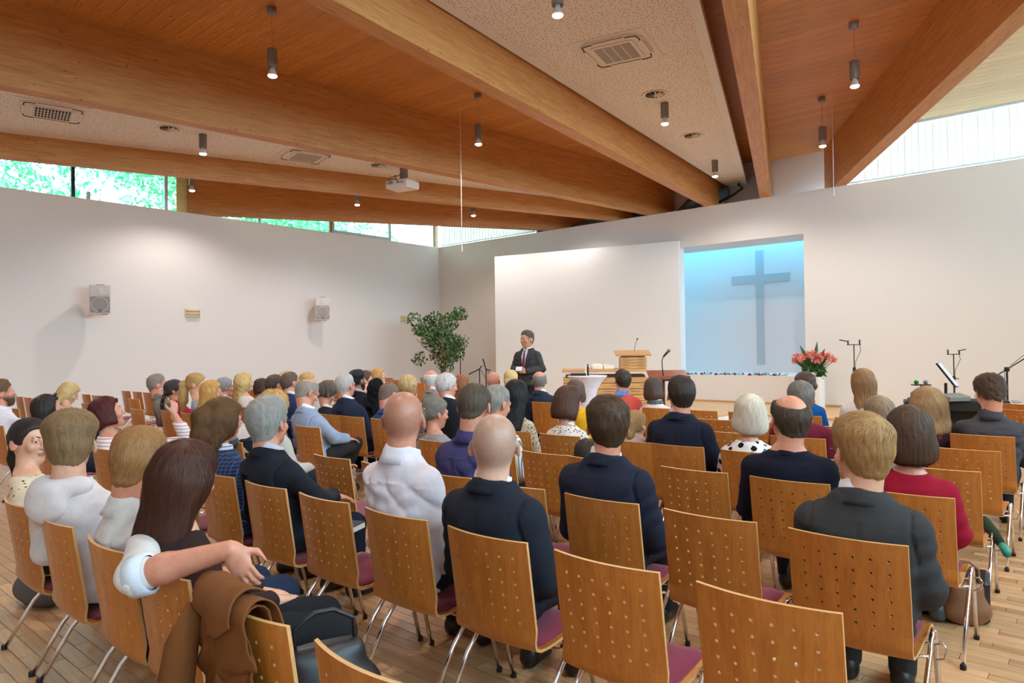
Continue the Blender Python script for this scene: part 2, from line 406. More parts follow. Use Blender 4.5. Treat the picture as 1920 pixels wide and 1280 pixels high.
# left clerestory windows
Yl = lambda px_, py_=400: at_x(px_, py_, LX)[1]
edges = [-2.5, .8, Yl(140, 340), Yl(315, 370), Yl(490, 415), Yl(624, 430), Yl(735, 440), FY]
wn_ = 1
for i in range(len(edges)-1):
    a, b = edges[i], edges[i+1]
    if b-a < .3: continue
    w = MB(); w.box((LX-.12, (a+b)/2, 5.545), (.012, b-a-.06, 1.09)); o = w.obj('window_%d' % wn_, M_glass); tag(o, 'clerestory pane above the left wall', None, None, 'structure')
    m = M_mull if i in (1, 2, 4) else M_frame
    f = MB(); f.box((LX-.12, b-.0, 5.545), (.07, .07, 1.09)); f.obj('mullion', M_post if i == 4 else m if i != 2 else M_frame, o)
    if i == 5:
        f = MB(); f.box((LX-.1, (a+b)/2, 5.06), (.06, b-a-.08, .09)); f.box((LX-.1, (a+b)/2, 6.02), (.06, b-a-.08, .09)); f.box((LX-.1, a+.07, 5.54), (.06, .07, .9)); f.obj('sash', M_frame, o)
    wn_ += 1
MB().box((LX-.1, FY-.06, 5.545), (.12, .12, 1.09)).obj('trim_3', M_post)['kind'] = 'structure'
w = MB(); w.box((-14.9, FY+.12, 5.545), (4.3, .012, 1.09)); tag(w.obj('window_%d' % wn_, M_glass), kind='structure'); wn_ += 1
w = MB(); w.box((.25, FY+.12, 5.545), (8.9, .012, 1.09)); tag(w.obj('window_%d' % wn_, M_glass), kind='structure'); wn_ += 1
w = MB(); w.box((4.6, 6.5, 4.65), (.012, 19.6, 2.9)); tag(w.obj('window_%d' % (wn_+1), M_glass), kind='structure')
# vertical blinds standing on the front wall top
def blind(x0, x1, y, label, w, ang, ztop):
    t_ = empty('vertical_blind', (x0, y, WT), 0, label, 'blind'); n = int((x1-x0)/w)
    MB().bbox(((x1-x0)/2, 0, ztop-WT), (x1-x0, .05, .045), .006).obj('head_rail', M_frame, t_)
    sm = MB().box((0, 0, (ztop-WT)/2-.005), (w*1.2, .0025, ztop-WT-.06)).mesh('slat', M_blind); wm = MB().box((0, 0, .035), (w*1.0, .006, .03)).mesh('weight', M_frame)
    for i in range(n):
        o = inst(sm, 'slat', t_, ((i+.5)*w, (i % 2)*.012, 0), (0, 0, ang+random.uniform(-.03, .03))); inst(wm, 'slat_weight', o)
blind(-4.3, 2.0, FY+.03, 'white vertical blind at upper right above the front wall', .127, .2, 6.07)
blind(LX+.1, -12.9, FY+.03, 'white vertical blind in the far left corner', .127, .2, 6.07)
# service void: ducts and cable tray behind the front wall
M_duct = plain('blue_grey_duct', srgb(96, 122, 140), .4, metal=.5)
def duct(pts, r, label):
    tag(MB().tube(pts, r, 16).obj('air_duct', M_duct, smooth=True), label, 'duct')
duct([(-8.6, 16.85, 4.98), (-8.2, 16.75, 5.25), (-7.7, 16.72, 5.36), (-7.2, 16.75, 5.4)], .15, 'bent metal duct between two beams above the front wall')
duct([(-12.9, 16.8, 4.8), (-11.6, 16.8, 5.1), (-10.8, 16.8, 5.12), (-9.5, 16.85, 5.12)], .17, 'dark round duct above the front wall at left')
cb = MB().tube([(-8.0, 16.8, 4.95), (-7.4, 16.62, 5.14), (-7.0, 16.55, 5.25), (-6.72, 16.5, 5.38), (-6.85, 16.55, 5.5)], .035, 8).obj('cable', M_black, smooth=True); tag(cb, 'black cable bundle over the front wall top', 'cable')
# ------------------------------------------------- outside trees behind the left windows
M_bark = wood('bark', srgb(70, 58, 44), srgb(110, 92, 72), 'z', 1.0, .9)
t = NT('leaf_outdoor'); at_ = t.n('Attribute', attribute_name='rnd'); colr = t.ramp(at_.outputs['Fac'], [(0, srgb(70, 146, 110)), (.5, srgb(124, 196, 140)), (1, srgb(196, 232, 196))])
dd = t.n('BsdfDiffuse', {0: colr}); tl = t.n('BsdfTranslucent', {0: colr}); M_leafo = t.done(t.n('MixShader', {0: .5, 1: dd.outputs[0], 2: tl.outputs[0]}))
def leaf_cloud(name, centers, rad, n, size, mat, parent, seed, droop=0):
    r = np.random.default_rng(seed); C = np.array(centers)[r.integers(0, len(centers), n)]
    d = r.normal(size=(n, 3)); d /= np.linalg.norm(d, axis=1)[:, None]; P = C+d*(rad*np.cbrt(r.random(n)))[:, None]*np.array([1, 1, .9])
    u = r.normal(size=(n, 3)); u[:, 2] -= droop; u /= np.linalg.norm(u, axis=1)[:, None]; w = np.cross(u, r.normal(size=(n, 3))); w /= np.linalg.norm(w, axis=1)[:, None]
    s = size*(.6+.8*r.random(n))[:, None]; nn = np.cross(u, w)
    V = np.stack([P-u*s, P+w*s*.42+nn*s*.12, P+u*s, P-w*s*.42+nn*s*.12], 1).reshape(-1, 3)
    F = np.arange(4*n).reshape(n, 4); o = mk(name, V, F, mat, parent, True, {'rnd': np.repeat(r.random(n), 4)}); o['kind'] = 'stuff'; return o
for i, (x, y, lab) in enumerate([(-21.5, 2.5, 'leafy green tree outside the leftmost window pane'), (-21.8, 6.8, 'leafy green tree outside beside the dark mullion'), (-21.2, 11.2, 'leafy tree outside above the left wall centre'), (-22.6, 15.6, 'paler tree outside near the far corner window')]):
    tr_ = empty('tree', (x, y, -.3), 0, lab, 'tree', 'trees outside the left windows'); MB().tube([(0, 0, 0), (.1, 0, 2), (.0, .1, 4.4), (.2, .2, 6.4)], [.2, .16, .12, .05], 8).obj('trunk', M_bark, tr_, True)
    cs = [(random.uniform(-1, 1), random.uniform(-2.3, 2.3), random.uniform(4.4, 8.2)) for _ in range(16)]
    leaf_cloud('foliage', cs, 1.25, 9000 if i < 3 else 4200, .105, M_leafo, tr_, 50+i)
gnd = MB().box((-25, 8, -.35), (16, 44, .1)).obj('ground', plain('garden_ground', srgb(96, 112, 70), .95, var=.2)); tag(gnd, 'garden ground outside', None, None, 'structure')
# ================================================================= CEILING FITTINGS
t = NT('lamp_glow'); M_glow = t.done(t.n('Emission', {0: (1, .93, .88, 1), 1: 22.0}))
M_lens = plain('frosted_reflector', srgb(225, 225, 228), .3)
lamp_body = MB().lathe([(0, .25), (.064, .25), (.066, .245), (.066, .012), (.062, 0), (.058, .004), (.056, .02), (0, .02)], 20).mesh('lamp_body', M_alu, True)
lamp_neck = MB().lathe([(.03, .02), (.034, -.02), (.05, -.06), (.06, -.085), (.061, -.1)], 18).mesh('reflector', M_lens, True)
lamp_bulb = MB().lathe([(.06, -.1), (.057, -.112), (.04, -.122), (0, -.126)], 18).mesh('lamp_lens', M_glow, True)
canopy = MB().lathe([(0, 0), (.062, 0), (.065, -.004), (.065, -.085), (.06, -.09), (0, -.09)], 20).mesh('canopy', M_alu, True)
def lamp(x, y, z, ztop, label, group='ceiling lamps'):
    """cylinder spotlight: lens bottom at z; hung on a cord when the ceiling is more than its own height above"""
    zb = z+.126; r = empty('ceiling_lamp', (x, y, zb), random.uniform(0, 6), label, 'lamp', group)
    inst(lamp_body, 'lamp_body', r); inst(lamp_neck, 'reflector', r); inst(lamp_bulb, 'lamp_lens', r)
    if ztop-zb > .27:
        MB().tube([(0, 0, .25), (0, 0, ztop-zb-.08)], .003, 6).obj('cord', M_alu, r); inst(canopy, 'canopy', r, (0, 0, ztop-zb))
    elif ztop-zb > .252: MB().lathe([(.05, .249), (.05, ztop-zb)], 16).obj('mount', M_alu, r)
    spot('lamp_light', (0, 0, -.15), r)
for (x, y, z, zt, lab) in [(-8.31, 4.88, 5.16, 6.09, 'cylinder pendant lamp nearest the top left, on the timber deck'), (-8.45, 8.97, 5.16, 6.09, 'cylinder pendant lamp hanging on a cord at top centre'),
      (-2.67, 10.6, 5.16, 6.09, 'cylinder pendant lamp nearest the upper right, hanging on a cord'), (-3.94, 13.4, 5.16, 6.09, 'cylinder pendant lamp just above the front wall at right'),
      (-4.58, 6.17, 5.21, ZW1, 'ceiling lamp cut by the top edge of the picture'), (-5.53, 10.38, 5.21, ZW1, 'ceiling lamp below the round vent on the white panel'), (-6.46, 14.36, 5.21, ZW1, 'farthest ceiling lamp on the large white panel'),
      (-12.14, 5.76, 5.05, ZW2, 'ceiling lamp at left beside the round vent'), (-10.88, 14.72, 5.05, ZW2, 'small far ceiling lamp behind the deep beam'),
      (-15.55, 7.12, 5.16, 6.14, 'ceiling lamp close to the left wall under the windows'), (-14.2, 10.63, 5.16, 6.14, 'small ceiling lamp above the left wall speaker'), (-13.11, 13.68, 5.16, 6.14, 'small ceiling lamp nearest the far left corner'),
      # unseen lamps added as fill light, repeating the visible pattern out of view
      (-8.1, .8, 5.16, 6.14, 'added unseen pendant lamp behind the camera at left'), (-3.7, 2.0, 5.21, ZW1, 'added unseen ceiling lamp over the camera'), (-13.4, 1.2, 5.05, ZW2, 'added unseen ceiling lamp at the far left out of the picture'), (.6, 6.2, 5.16, 6.14, 'added unseen pendant lamp right of the camera'), (.4, 1.6, 5.16, 6.14, 'added unseen pendant lamp behind the right aisle')]:
    lamp(x, y, z, zt, lab)
M_cream = plain('cream_plastic', srgb(232, 222, 214), .5, var=.02)
M_grey = plain('light_grey_mesh', srgb(168, 158, 152), .7)
M_slot = plain('dark_slot', srgb(42, 40, 42), .7)
def rrect(w, h, r, n=6):
    out = []
    for cx, cy, a0 in ((w/2-r, h/2-r, 0), (-w/2+r, h/2-r, PI/2), (-w/2+r, -h/2+r, PI), (w/2-r, -h/2+r, 1.5*PI)):
        out += [(cx+r*math.cos(a0+PI/2*i/n), cy+r*math.sin(a0+PI/2*i/n)) for i in range(n+1)]
    return out
def cassette(x, y, z, rz, label, dark):
    r = empty('air_conditioner', (x, y, z), rz, label, 'air conditioner', 'ceiling cassette air conditioners')
    MB().prism([(-.5, -.5), (.5, -.5), (.5, .5), (-.5, .5)], -.012, .05).obj('face_plate', M_cream, r)
    MB().prism(rrect(.86, .86, .2), -.035, -.012).obj('outlet_frame', M_cream, r)
    MB().prism(rrect(.6, .6, .05), -.05, -.035).obj('grille_frame', M_cream, r)
    g = MB().box((0, 0, -.051), (.5, .5, .006)).obj('grille', M_slot if dark else M_grey, r)
    for i in range(-1, 2): MB().box((i*.125, 0, -.055), (.012, .5, .004)).obj('grille_bar', M_cream, g)
    if dark:
        for i in range(12): MB().box((0, -.24+i*.0436, -.056), (.5, .012, .006)).obj('grille_slat', M_cream, g)
    for k in range(4):
        a = k*PI/2; R = Rz(a); mb = MB(); mb.box(R@Vector((0, .39, -.037)), (.42, .05, .008), R); mb.obj('louvre', M_slot, r)
        mb = MB(); mb.bbox(R@Vector((0, .385, -.043)), (.44, .055, .008), .003, R@Rx(.12)); mb.obj('flap', M_cream, r)
        q = R@Vector((.33, .33, -.036)); mb = MB(); mb.tube([q+R@Vector((-.1, .055, 0)), q+R@Vector((-.02, .05, 0)), q+R@Vector((.035, .035, 0)), q+R@Vector((.05, -.02, 0)), q+R@Vector((.055, -.1, 0))], .009, 6); mb.obj('corner_slot', M_slot, r)
cassette(-5.0, 8.08, ZW1, math.radians(13), 'large ceiling air conditioner on the right white panel', False)
cassette(-12.68, 3.6, ZW2, math.radians(-13), 'ceiling air conditioner with dark slatted grille at top left', True)
cassette(-12.0, 7.75, ZW2, math.radians(-13), 'ceiling air conditioner half hidden behind the deep beam', False)
vane = MB().box((.085, 0, -.008), (.13, .003, .024), Rx(.9)).mesh('vane', M_cream)
def diffuser(x, y, z, label):
    r = empty('ceiling_vent', (x, y, z), random.uniform(0, 1), label, 'vent', 'round swirl ceiling vents')
    MB().lathe([(.15, -.002), (.205, -.002), (.212, -.008), (.205, -.014), (.19, -.016), (.152, -.004)], 28).obj('rim', M_cream, r, True)
    MB().lathe([(0, -.004), (.156, -.004), (.156, -.0045), (0, -.0045)], 24).obj('throat', M_slot, r)
    for k in range(10): inst(vane, 'vane', r, (0, 0, -.008), (0, 0, k*PI/5))
    MB().lathe([(0, -.03), (.022, -.03), (.022, -.004), (0, -.004)], 12).obj('hub', M_cream, r)
for x, y, z, lab in [(-5.45, 9.92, ZW1, 'round ceiling vent above the lamp on the right panel'), (-6.0, 12.35, ZW1, 'smaller round ceiling vent farther along the right panel'), (-12.23, 5.22, ZW2, 'round ceiling vent beside the left ceiling lamp'), (-11.55, 9.2, ZW2, 'round ceiling vent above the projector')]: diffuser(x, y, z, lab)
# projector
pr = empty('projector', (-11.2, 9.55, 4.98), math.radians(12), 'white ceiling projector on a bracket with black cables', 'projector')
MB().bbox((0, 0, .02), (.56, .44, .17), .02).obj('housing', M_cream, pr)
MB().bbox((0, .05, .27), (.1, .16, .34), .005).obj('bracket', M_alu, pr); MB().tube([(0, .05, .1), (0, .05, .13)], .05, 10).obj('mount_disc', M_alu, pr)
MB().lathe([(0, .0), (.045, 0), (.05, .03), (.045, .06), (0, .05)], 16, (.12, .235, .03), Rx(-PI/2)).obj('lens', M_black, pr, True)
for i in range(7): MB().box((-.22+i*.022, -.2205, .045), (.01, .004, .06)).obj('vent_slot', M_slot, pr)
for i in range(4): MB().box((.02+i*.05, -.2205, .03), (.03, .004, .02)).obj('port', M_slot, pr)
for i in range(5): MB().box((-.2805, -.12+i*.03, .04), (.004, .012, .07)).obj('side_slot', M_slot, pr)
MB().tube([(.05, -.22, .04), (.06, -.3, .08), (.0, -.26, .17), (-.04, -.1, .2), (0, .02, .3)], .009, 6).obj('cable', M_black, pr, True)
MB().tube([(-.12, -.22, .05), (-.16, -.28, .12), (-.1, -.26, .15), (0, -.12, .2)], .006, 6).obj('cable', M_black, pr, True)
# wall loudspeakers
M_spk = plain('white_speaker_case', srgb(226, 216, 210), .5, var=.02); M_grill = plain('grey_speaker_grille', srgb(166, 157, 152), .8, var=.1, scale=400)
def wall_speaker(x, y, z, rz, label):
    r = empty('wall_speaker', (x, y, z), rz, label, 'speaker', 'wall loudspeakers')   # front faces local -y
    mb = MB(); w, h, d = .4, .62, .34; f, b_ = .2, .13
    mb.prism([(-w/2, -d/2), (w/2, -d/2), (b_, d/2), (-b_, d/2)], -h/2, h/2); mb.obj('case', M_spk, r)
    MB().bbox((0, -d/2-.006, -.115), (w-.03, .02, .35), .006).obj('grille', M_grill, r)
    ring = MB().tube(arc((0, -d/2-.019, -.115), .155, 0, 2*PI, 28)[:-1], .006, 6, closed=True).obj('woofer_ring', M_spk, r)
    hn = MB(); hn.add([(-.17, -d/2-.002, .28), (.17, -d/2-.002, .28), (.17, -d/2-.002, .08), (-.17, -d/2-.002, .08), (-.03, -d/2+.07, .19), (.03, -d/2+.07, .19), (.03, -d/2+.07, .165), (-.03, -d/2+.07, .165)], [(0, 1, 5, 4), (1, 2, 6, 5), (2, 3, 7, 6), (3, 0, 4, 7), (4, 5, 6, 7)])
    hn = MB(); hn.bbox((0, -d/2-.012, .19), (w-.03, .024, .2), .008); hn.obj('horn_plate', M_spk, r)
    MB().lathe([(.0, .001), (.06, .001), (.09, -.014), (.1, -.012)], 20, (0, -d/2-.03, .19), Rx(PI/2)).obj('horn_mouth', M_spk, r, True)
    MB().bbox((0, -d/2-.026, .185), (.06, .006, .022), .002).obj('horn_throat', M_black, r)
    MB().bbox((0, -d/2-.02, -.25), (.05, .01, .05), .003).obj('badge', M_black, r)
    MB().box((-.006, -d/2-.027, -.25), (.008, .004, .03)).obj('badge_mark', M_spk, r); MB().box((.008, -d/2-.027, -.246), (.008, .004, .026)).obj('badge_mark', M_spk, r)
    MB().bbox((0, -.02, h/2+.012), (.16, .1, .022), .004).obj('top_bracket', M_alu, r); MB().bbox((.06, .02, -h/2-.012), (.12, .1, .022), .004).obj('bottom_bracket', M_spk, r)
    MB().tube([(0, d/2-.02, 0), (0, d/2+.2, 0)], .03, 10).obj('wall_arm', M_spk, r)
p = at_x(189, 562, -16.72); wall_speaker(-16.72, p[1], p[2], math.radians(66), 'larger looking white wall loudspeaker at far left')
p = at_x(604, 579, -16.72); wall_speaker(-16.72, p[1], p[2], math.radians(60), 'white wall loudspeaker nearer the far corner')
M_cream2 = plain('cream_shade', srgb(226, 208, 170), .5, var=.03)
for px_, py_, lab in ((360, 586.5, 'cream wall lamp between the two loudspeakers'), (759, 597.7, 'small cream wall lamp near the ficus tree')):
    p = at_x(px_, py_, LX); r = empty('wall_lamp', (LX, p[1], p[2]), 0, lab, 'wall lamp', 'cream wall lamps')
    MB().bbox((.02, 0, 0), (.04, .36, .2), .005).obj('back_plate', M_cream2, r)
    for k, zz in enumerate((.055, -.02)): MB().tube([(.055, -.165, zz), (.055, .165, zz)], .032, 10).obj('tube_shade', M_cream2, r, True)
    MB().bbox((.05, 0, -.085), (.06, .34, .02), .004).obj('lower_rail', M_cream2, r)
# pull cords of the upper windows and blinds
M_cord = plain('white_cord', srgb(228, 214, 202), .6)
def cord(px0, py0, px1, py1, Y, label, hook):
    a = at_y(px0, py0, Y); b = at_y(px1, py1, Y); a = np.array([b[0], Y, 6.1]); r = empty('pull_cord', (b[0], Y, b[2]), 0, label, 'cord', 'pull cords of the high windows')
    MB().tube([(0, 0, .1), (0.004, 0, (a[2]-b[2])/2), (0, 0, a[2]-b[2])], .006, 6).obj('string', M_cord, r)
    MB().tube([(0, 0, .1), (.0, 0, .02), (0, 0, -.03)], [.008, .016, .014], 8).obj('handle', M_cord, r)
    if hook: MB().tube([(0, 0, .1), (.06, 0, .14), (.22, 0, .16)], .007, 6).obj('hook', M_cord, r)
cord(820, 380, 822, 524, 15.6, 'white pull cord hanging in the far left corner', True); cord(864, 180, 866, 468, 9.2, 'thin white pull cord hanging beside the centre pendant lamp', False); cord(1557, 20, 1563, 364, 13.0, 'white pull cord hanging in front of the right beam end', False)
# ================================================================= CHAIRS
M_shell = wood('beech_shell', srgb(172, 100, 36), srgb(206, 136, 62), 'z', 1.6, .36, objrand=.1, coat=.15)
M_edge = wood('beech_edge', srgb(200, 150, 92), srgb(228, 184, 128), 'x', 3, .4)
M_chrome = plain('chrome', (.78, .78, .8, 1), .13, metal=1.0, var=.02)
t = NT('burgundy_fabric'); v = t.co(); nz = t.noise(v, 420, 2); M_pad = t.done(t.bsdf(base=t.ramp(nz, [(.3, srgb(104, 26, 52)), (.7, srgb(146, 46, 78))]), rough=.9, normal=t.bump(nz, .3, .001), sheen=.2))
PROF = [(-.262, .804), (-.2545, .752), (-.247, .70), (-.2395, .648), (-.232, .596), (-.2245, .544), (-.217, .492), (-.209, .44), (-.199, .395), (-.18, .366), (-.15, .352), (-.10, .35), (-.03, .356), (.05, .367), (.12, .378), (.165, .382), (.192, .373), (.208, .352)]
_ps = np.concatenate([[0], np.cumsum(np.hypot(*np.diff(np.array(PROF), axis=0).T))])
def shell_pt(x, s, off=0.0):
    """point of the bent shell at width x and arc length s from the top"""
    def q(s_): return np.interp(s_, _ps, [p[0] for p in PROF]), np.interp(s_, _ps, [p[1] for p in PROF])
    y, z = q(s); ya, za = q(max(s-.012, 0)); yb, zb = q(min(s+.012, _ps[-1])); ty, tz = yb-ya, zb-za; L = math.hypot(ty, tz); ny, nz_ = -tz/L, ty/L
    k = max(0, min(1, (s-.36)/.1)); c = (x/.217)**2; y += c*.034*(1-k)*1.0; z += c*.012*k
    return (x, y+ny*off, z+nz_*off)
def make_shell():
    us = [-.217, -.1862]+[]; cw = .0613; xs = [-.217]+[-3*cw+i*cw for i in range(7)]+[.217]
    ss = [0, .043]+[.043+.0525*(i+1) for i in range(6)]+list(np.linspace(.40, _ps[-1], 15))
    V = []; ix = {}; F = []; 
    def vid(x, s):
        k = (round(x, 5), round(s, 5))
        if k not in ix: ix[k] = len(V); V.append(k)
        return ix[k]
    for i in range(len(xs)-1):
        for j in range(len(ss)-1):
            x0, x1, s0, s1 = xs[i], xs[i+1], ss[j], ss[j+1]; xm, sm = (x0+x1)/2, (s0+s1)/2
            ring = [vid(x0, s0), vid(xm, s0), vid(x1, s0), vid(x1, sm), vid(x1, s1), vid(xm, s1), vid(x0, s1), vid(x0, sm)]
            if 1 <= i <= 6 and 1 <= j <= 6:
                r = .0062; circ = [vid(xm+r*math.cos(a), sm+r*math.sin(a)) for a in [math.radians(d) for d in (225, 270, 315, 0, 45, 90, 135, 180)]]
                for k in range(8): F.append((ring[k], ring[(k+1) % 8], circ[(k+1) % 8], circ[k]))
            else: F.append(tuple(ring))
    n = len(V); th = .0115; P = [shell_pt(x, s, th/2) for x, s in V]+[shell_pt(x, s, -th/2) for x, s in V]
    ed = {}
    for f in F:
        for a, b in zip(f, f[1:]+f[:1]): ed[(a, b)] = 1
    FF_ = [f[::-1] for f in F]+[tuple(i+n for i in f) for f in F]
    for (a, b) in ed:
        if (b, a) not in ed: FF_.append((a, b, b+n, a+n))
    me = bpy.data.meshes.new('shell'); me.from_pydata(P, [], FF_); me.update(); me.materials.append(M_shell); me.materials.append(M_edge)
    for p_ in me.polygons[2*len(F):]: p_.material_index = 1
    return me
ME_shell = make_shell()
def make_pad():
    s0, s1 = .5, _ps[-1]-.035; n, m = 10, 10; V = []; F = []
    for off in (.007, .024):
        for j in range(m+1):
            for i in range(n+1):
                u = -1+2*i/n; w_ = -1+2*j/m; e = max(abs(u), abs(w_)); x = u*.19*(1-.05*(abs(w_) > .95)); s = (s0+s1)/2+w_*(s1-s0)/2*(1-.05*(abs(u) > .95))
                V.append(shell_pt(x, s, off if off < .01 else off-.012*max(0, (e-.75)/.25)**2))
    N = (n+1)*(m+1)
    for j in range(m):
        for i in range(n):
            a = j*(n+1)+i; q = (a, a+1, a+n+2, a+n+1); F.append(q); F.append(tuple(k+N for k in q[::-1]))
    bd_ = [i for i in range(n)]+[j*(n+1)+n for j in range(m)]+[m*(n+1)+i for i in range(n, 0, -1)]+[j*(n+1) for j in range(m, 0, -1)]
    for a, b in zip(bd_, bd_[1:]+bd_[:1]): F.append((b, a, a+N, b+N))
    me = bpy.data.meshes.new('seat_pad'); me.from_pydata(V, [], F); me.polygons.foreach_set('use_smooth', np.ones(len(F), bool)); me.update(); me.materials.append(M_pad); return me
ME_pad = make_pad()
sx = .238
front = [(sx, .205, .0), (sx, .15, .22), (sx, .118, .345)]+[(sx, .118-.045+.045*math.cos(a), .35+.05*math.sin(a)) for a in (.2, .6, 1.0, PI/2)]
rear = [(sx, -.235, .0), (sx, -.1, .22), (sx, .02, .345)]+[(sx, .073-.045*math.cos(a), .35+.05*math.sin(a)) for a in (.35, .7, 1.1, PI/2)]
ME_lf = MB().tube(front, .0105, 8).mesh('leg', M_chrome, True); ME_lr = MB().tube(rear, .0105, 8).mesh('leg', M_chrome, True)
ME_rail = MB().tube([(-sx, 0, 0), (-.19, 0, -.012), (.19, 0, -.012), (sx, 0, 0)], .0065, 6).mesh('cross_rail', M_chrome, True)
ME_hook = MB().tube([(0, 0, 0), (.03, 0, .012), (.045, 0, -.01), (.035, 0, -.05), (.006, 0, -.06)], .004, 6).mesh('link_hook', M_chrome, True)
ME_foot = MB().lathe([(0, 0), (.014, 0), (.014, .018), (.0115, .024), (0, .024)], 10).mesh('glide', M_black)
def chair(x, y, rz, label, group=None, simple=False):
    r = empty('chair', (x, y, 0), rz, label, 'chair', group); inst(ME_shell, 'shell', r); inst(ME_pad, 'seat_pad', r)
    for s in (1, -1):
        for me, fy in ((ME_lf, .205), (ME_lr, -.235)):
            l = inst(me, 'leg', r, (0, 0, 0), (0, 0, 0), (s, 1, 1))
            if not simple: inst(ME_foot, 'glide', l, (sx, fy, 0))
    inst(ME_rail, 'cross_rail', r, (0, -.02, .335)); inst(ME_rail, 'cross_rail', r, (0, .1, .345))
    if not simple: inst(ME_hook, 'link_hook', r, (sx, .09, .345))
    return r
RY = [1.0, 2.02, 2.85, 3.86, 4.74, 5.7, 6.63, 7.48, 8.4, 9.3, 10.2]
def seat_xy(row, c): return -.79-.565*c, RY[row]+.258
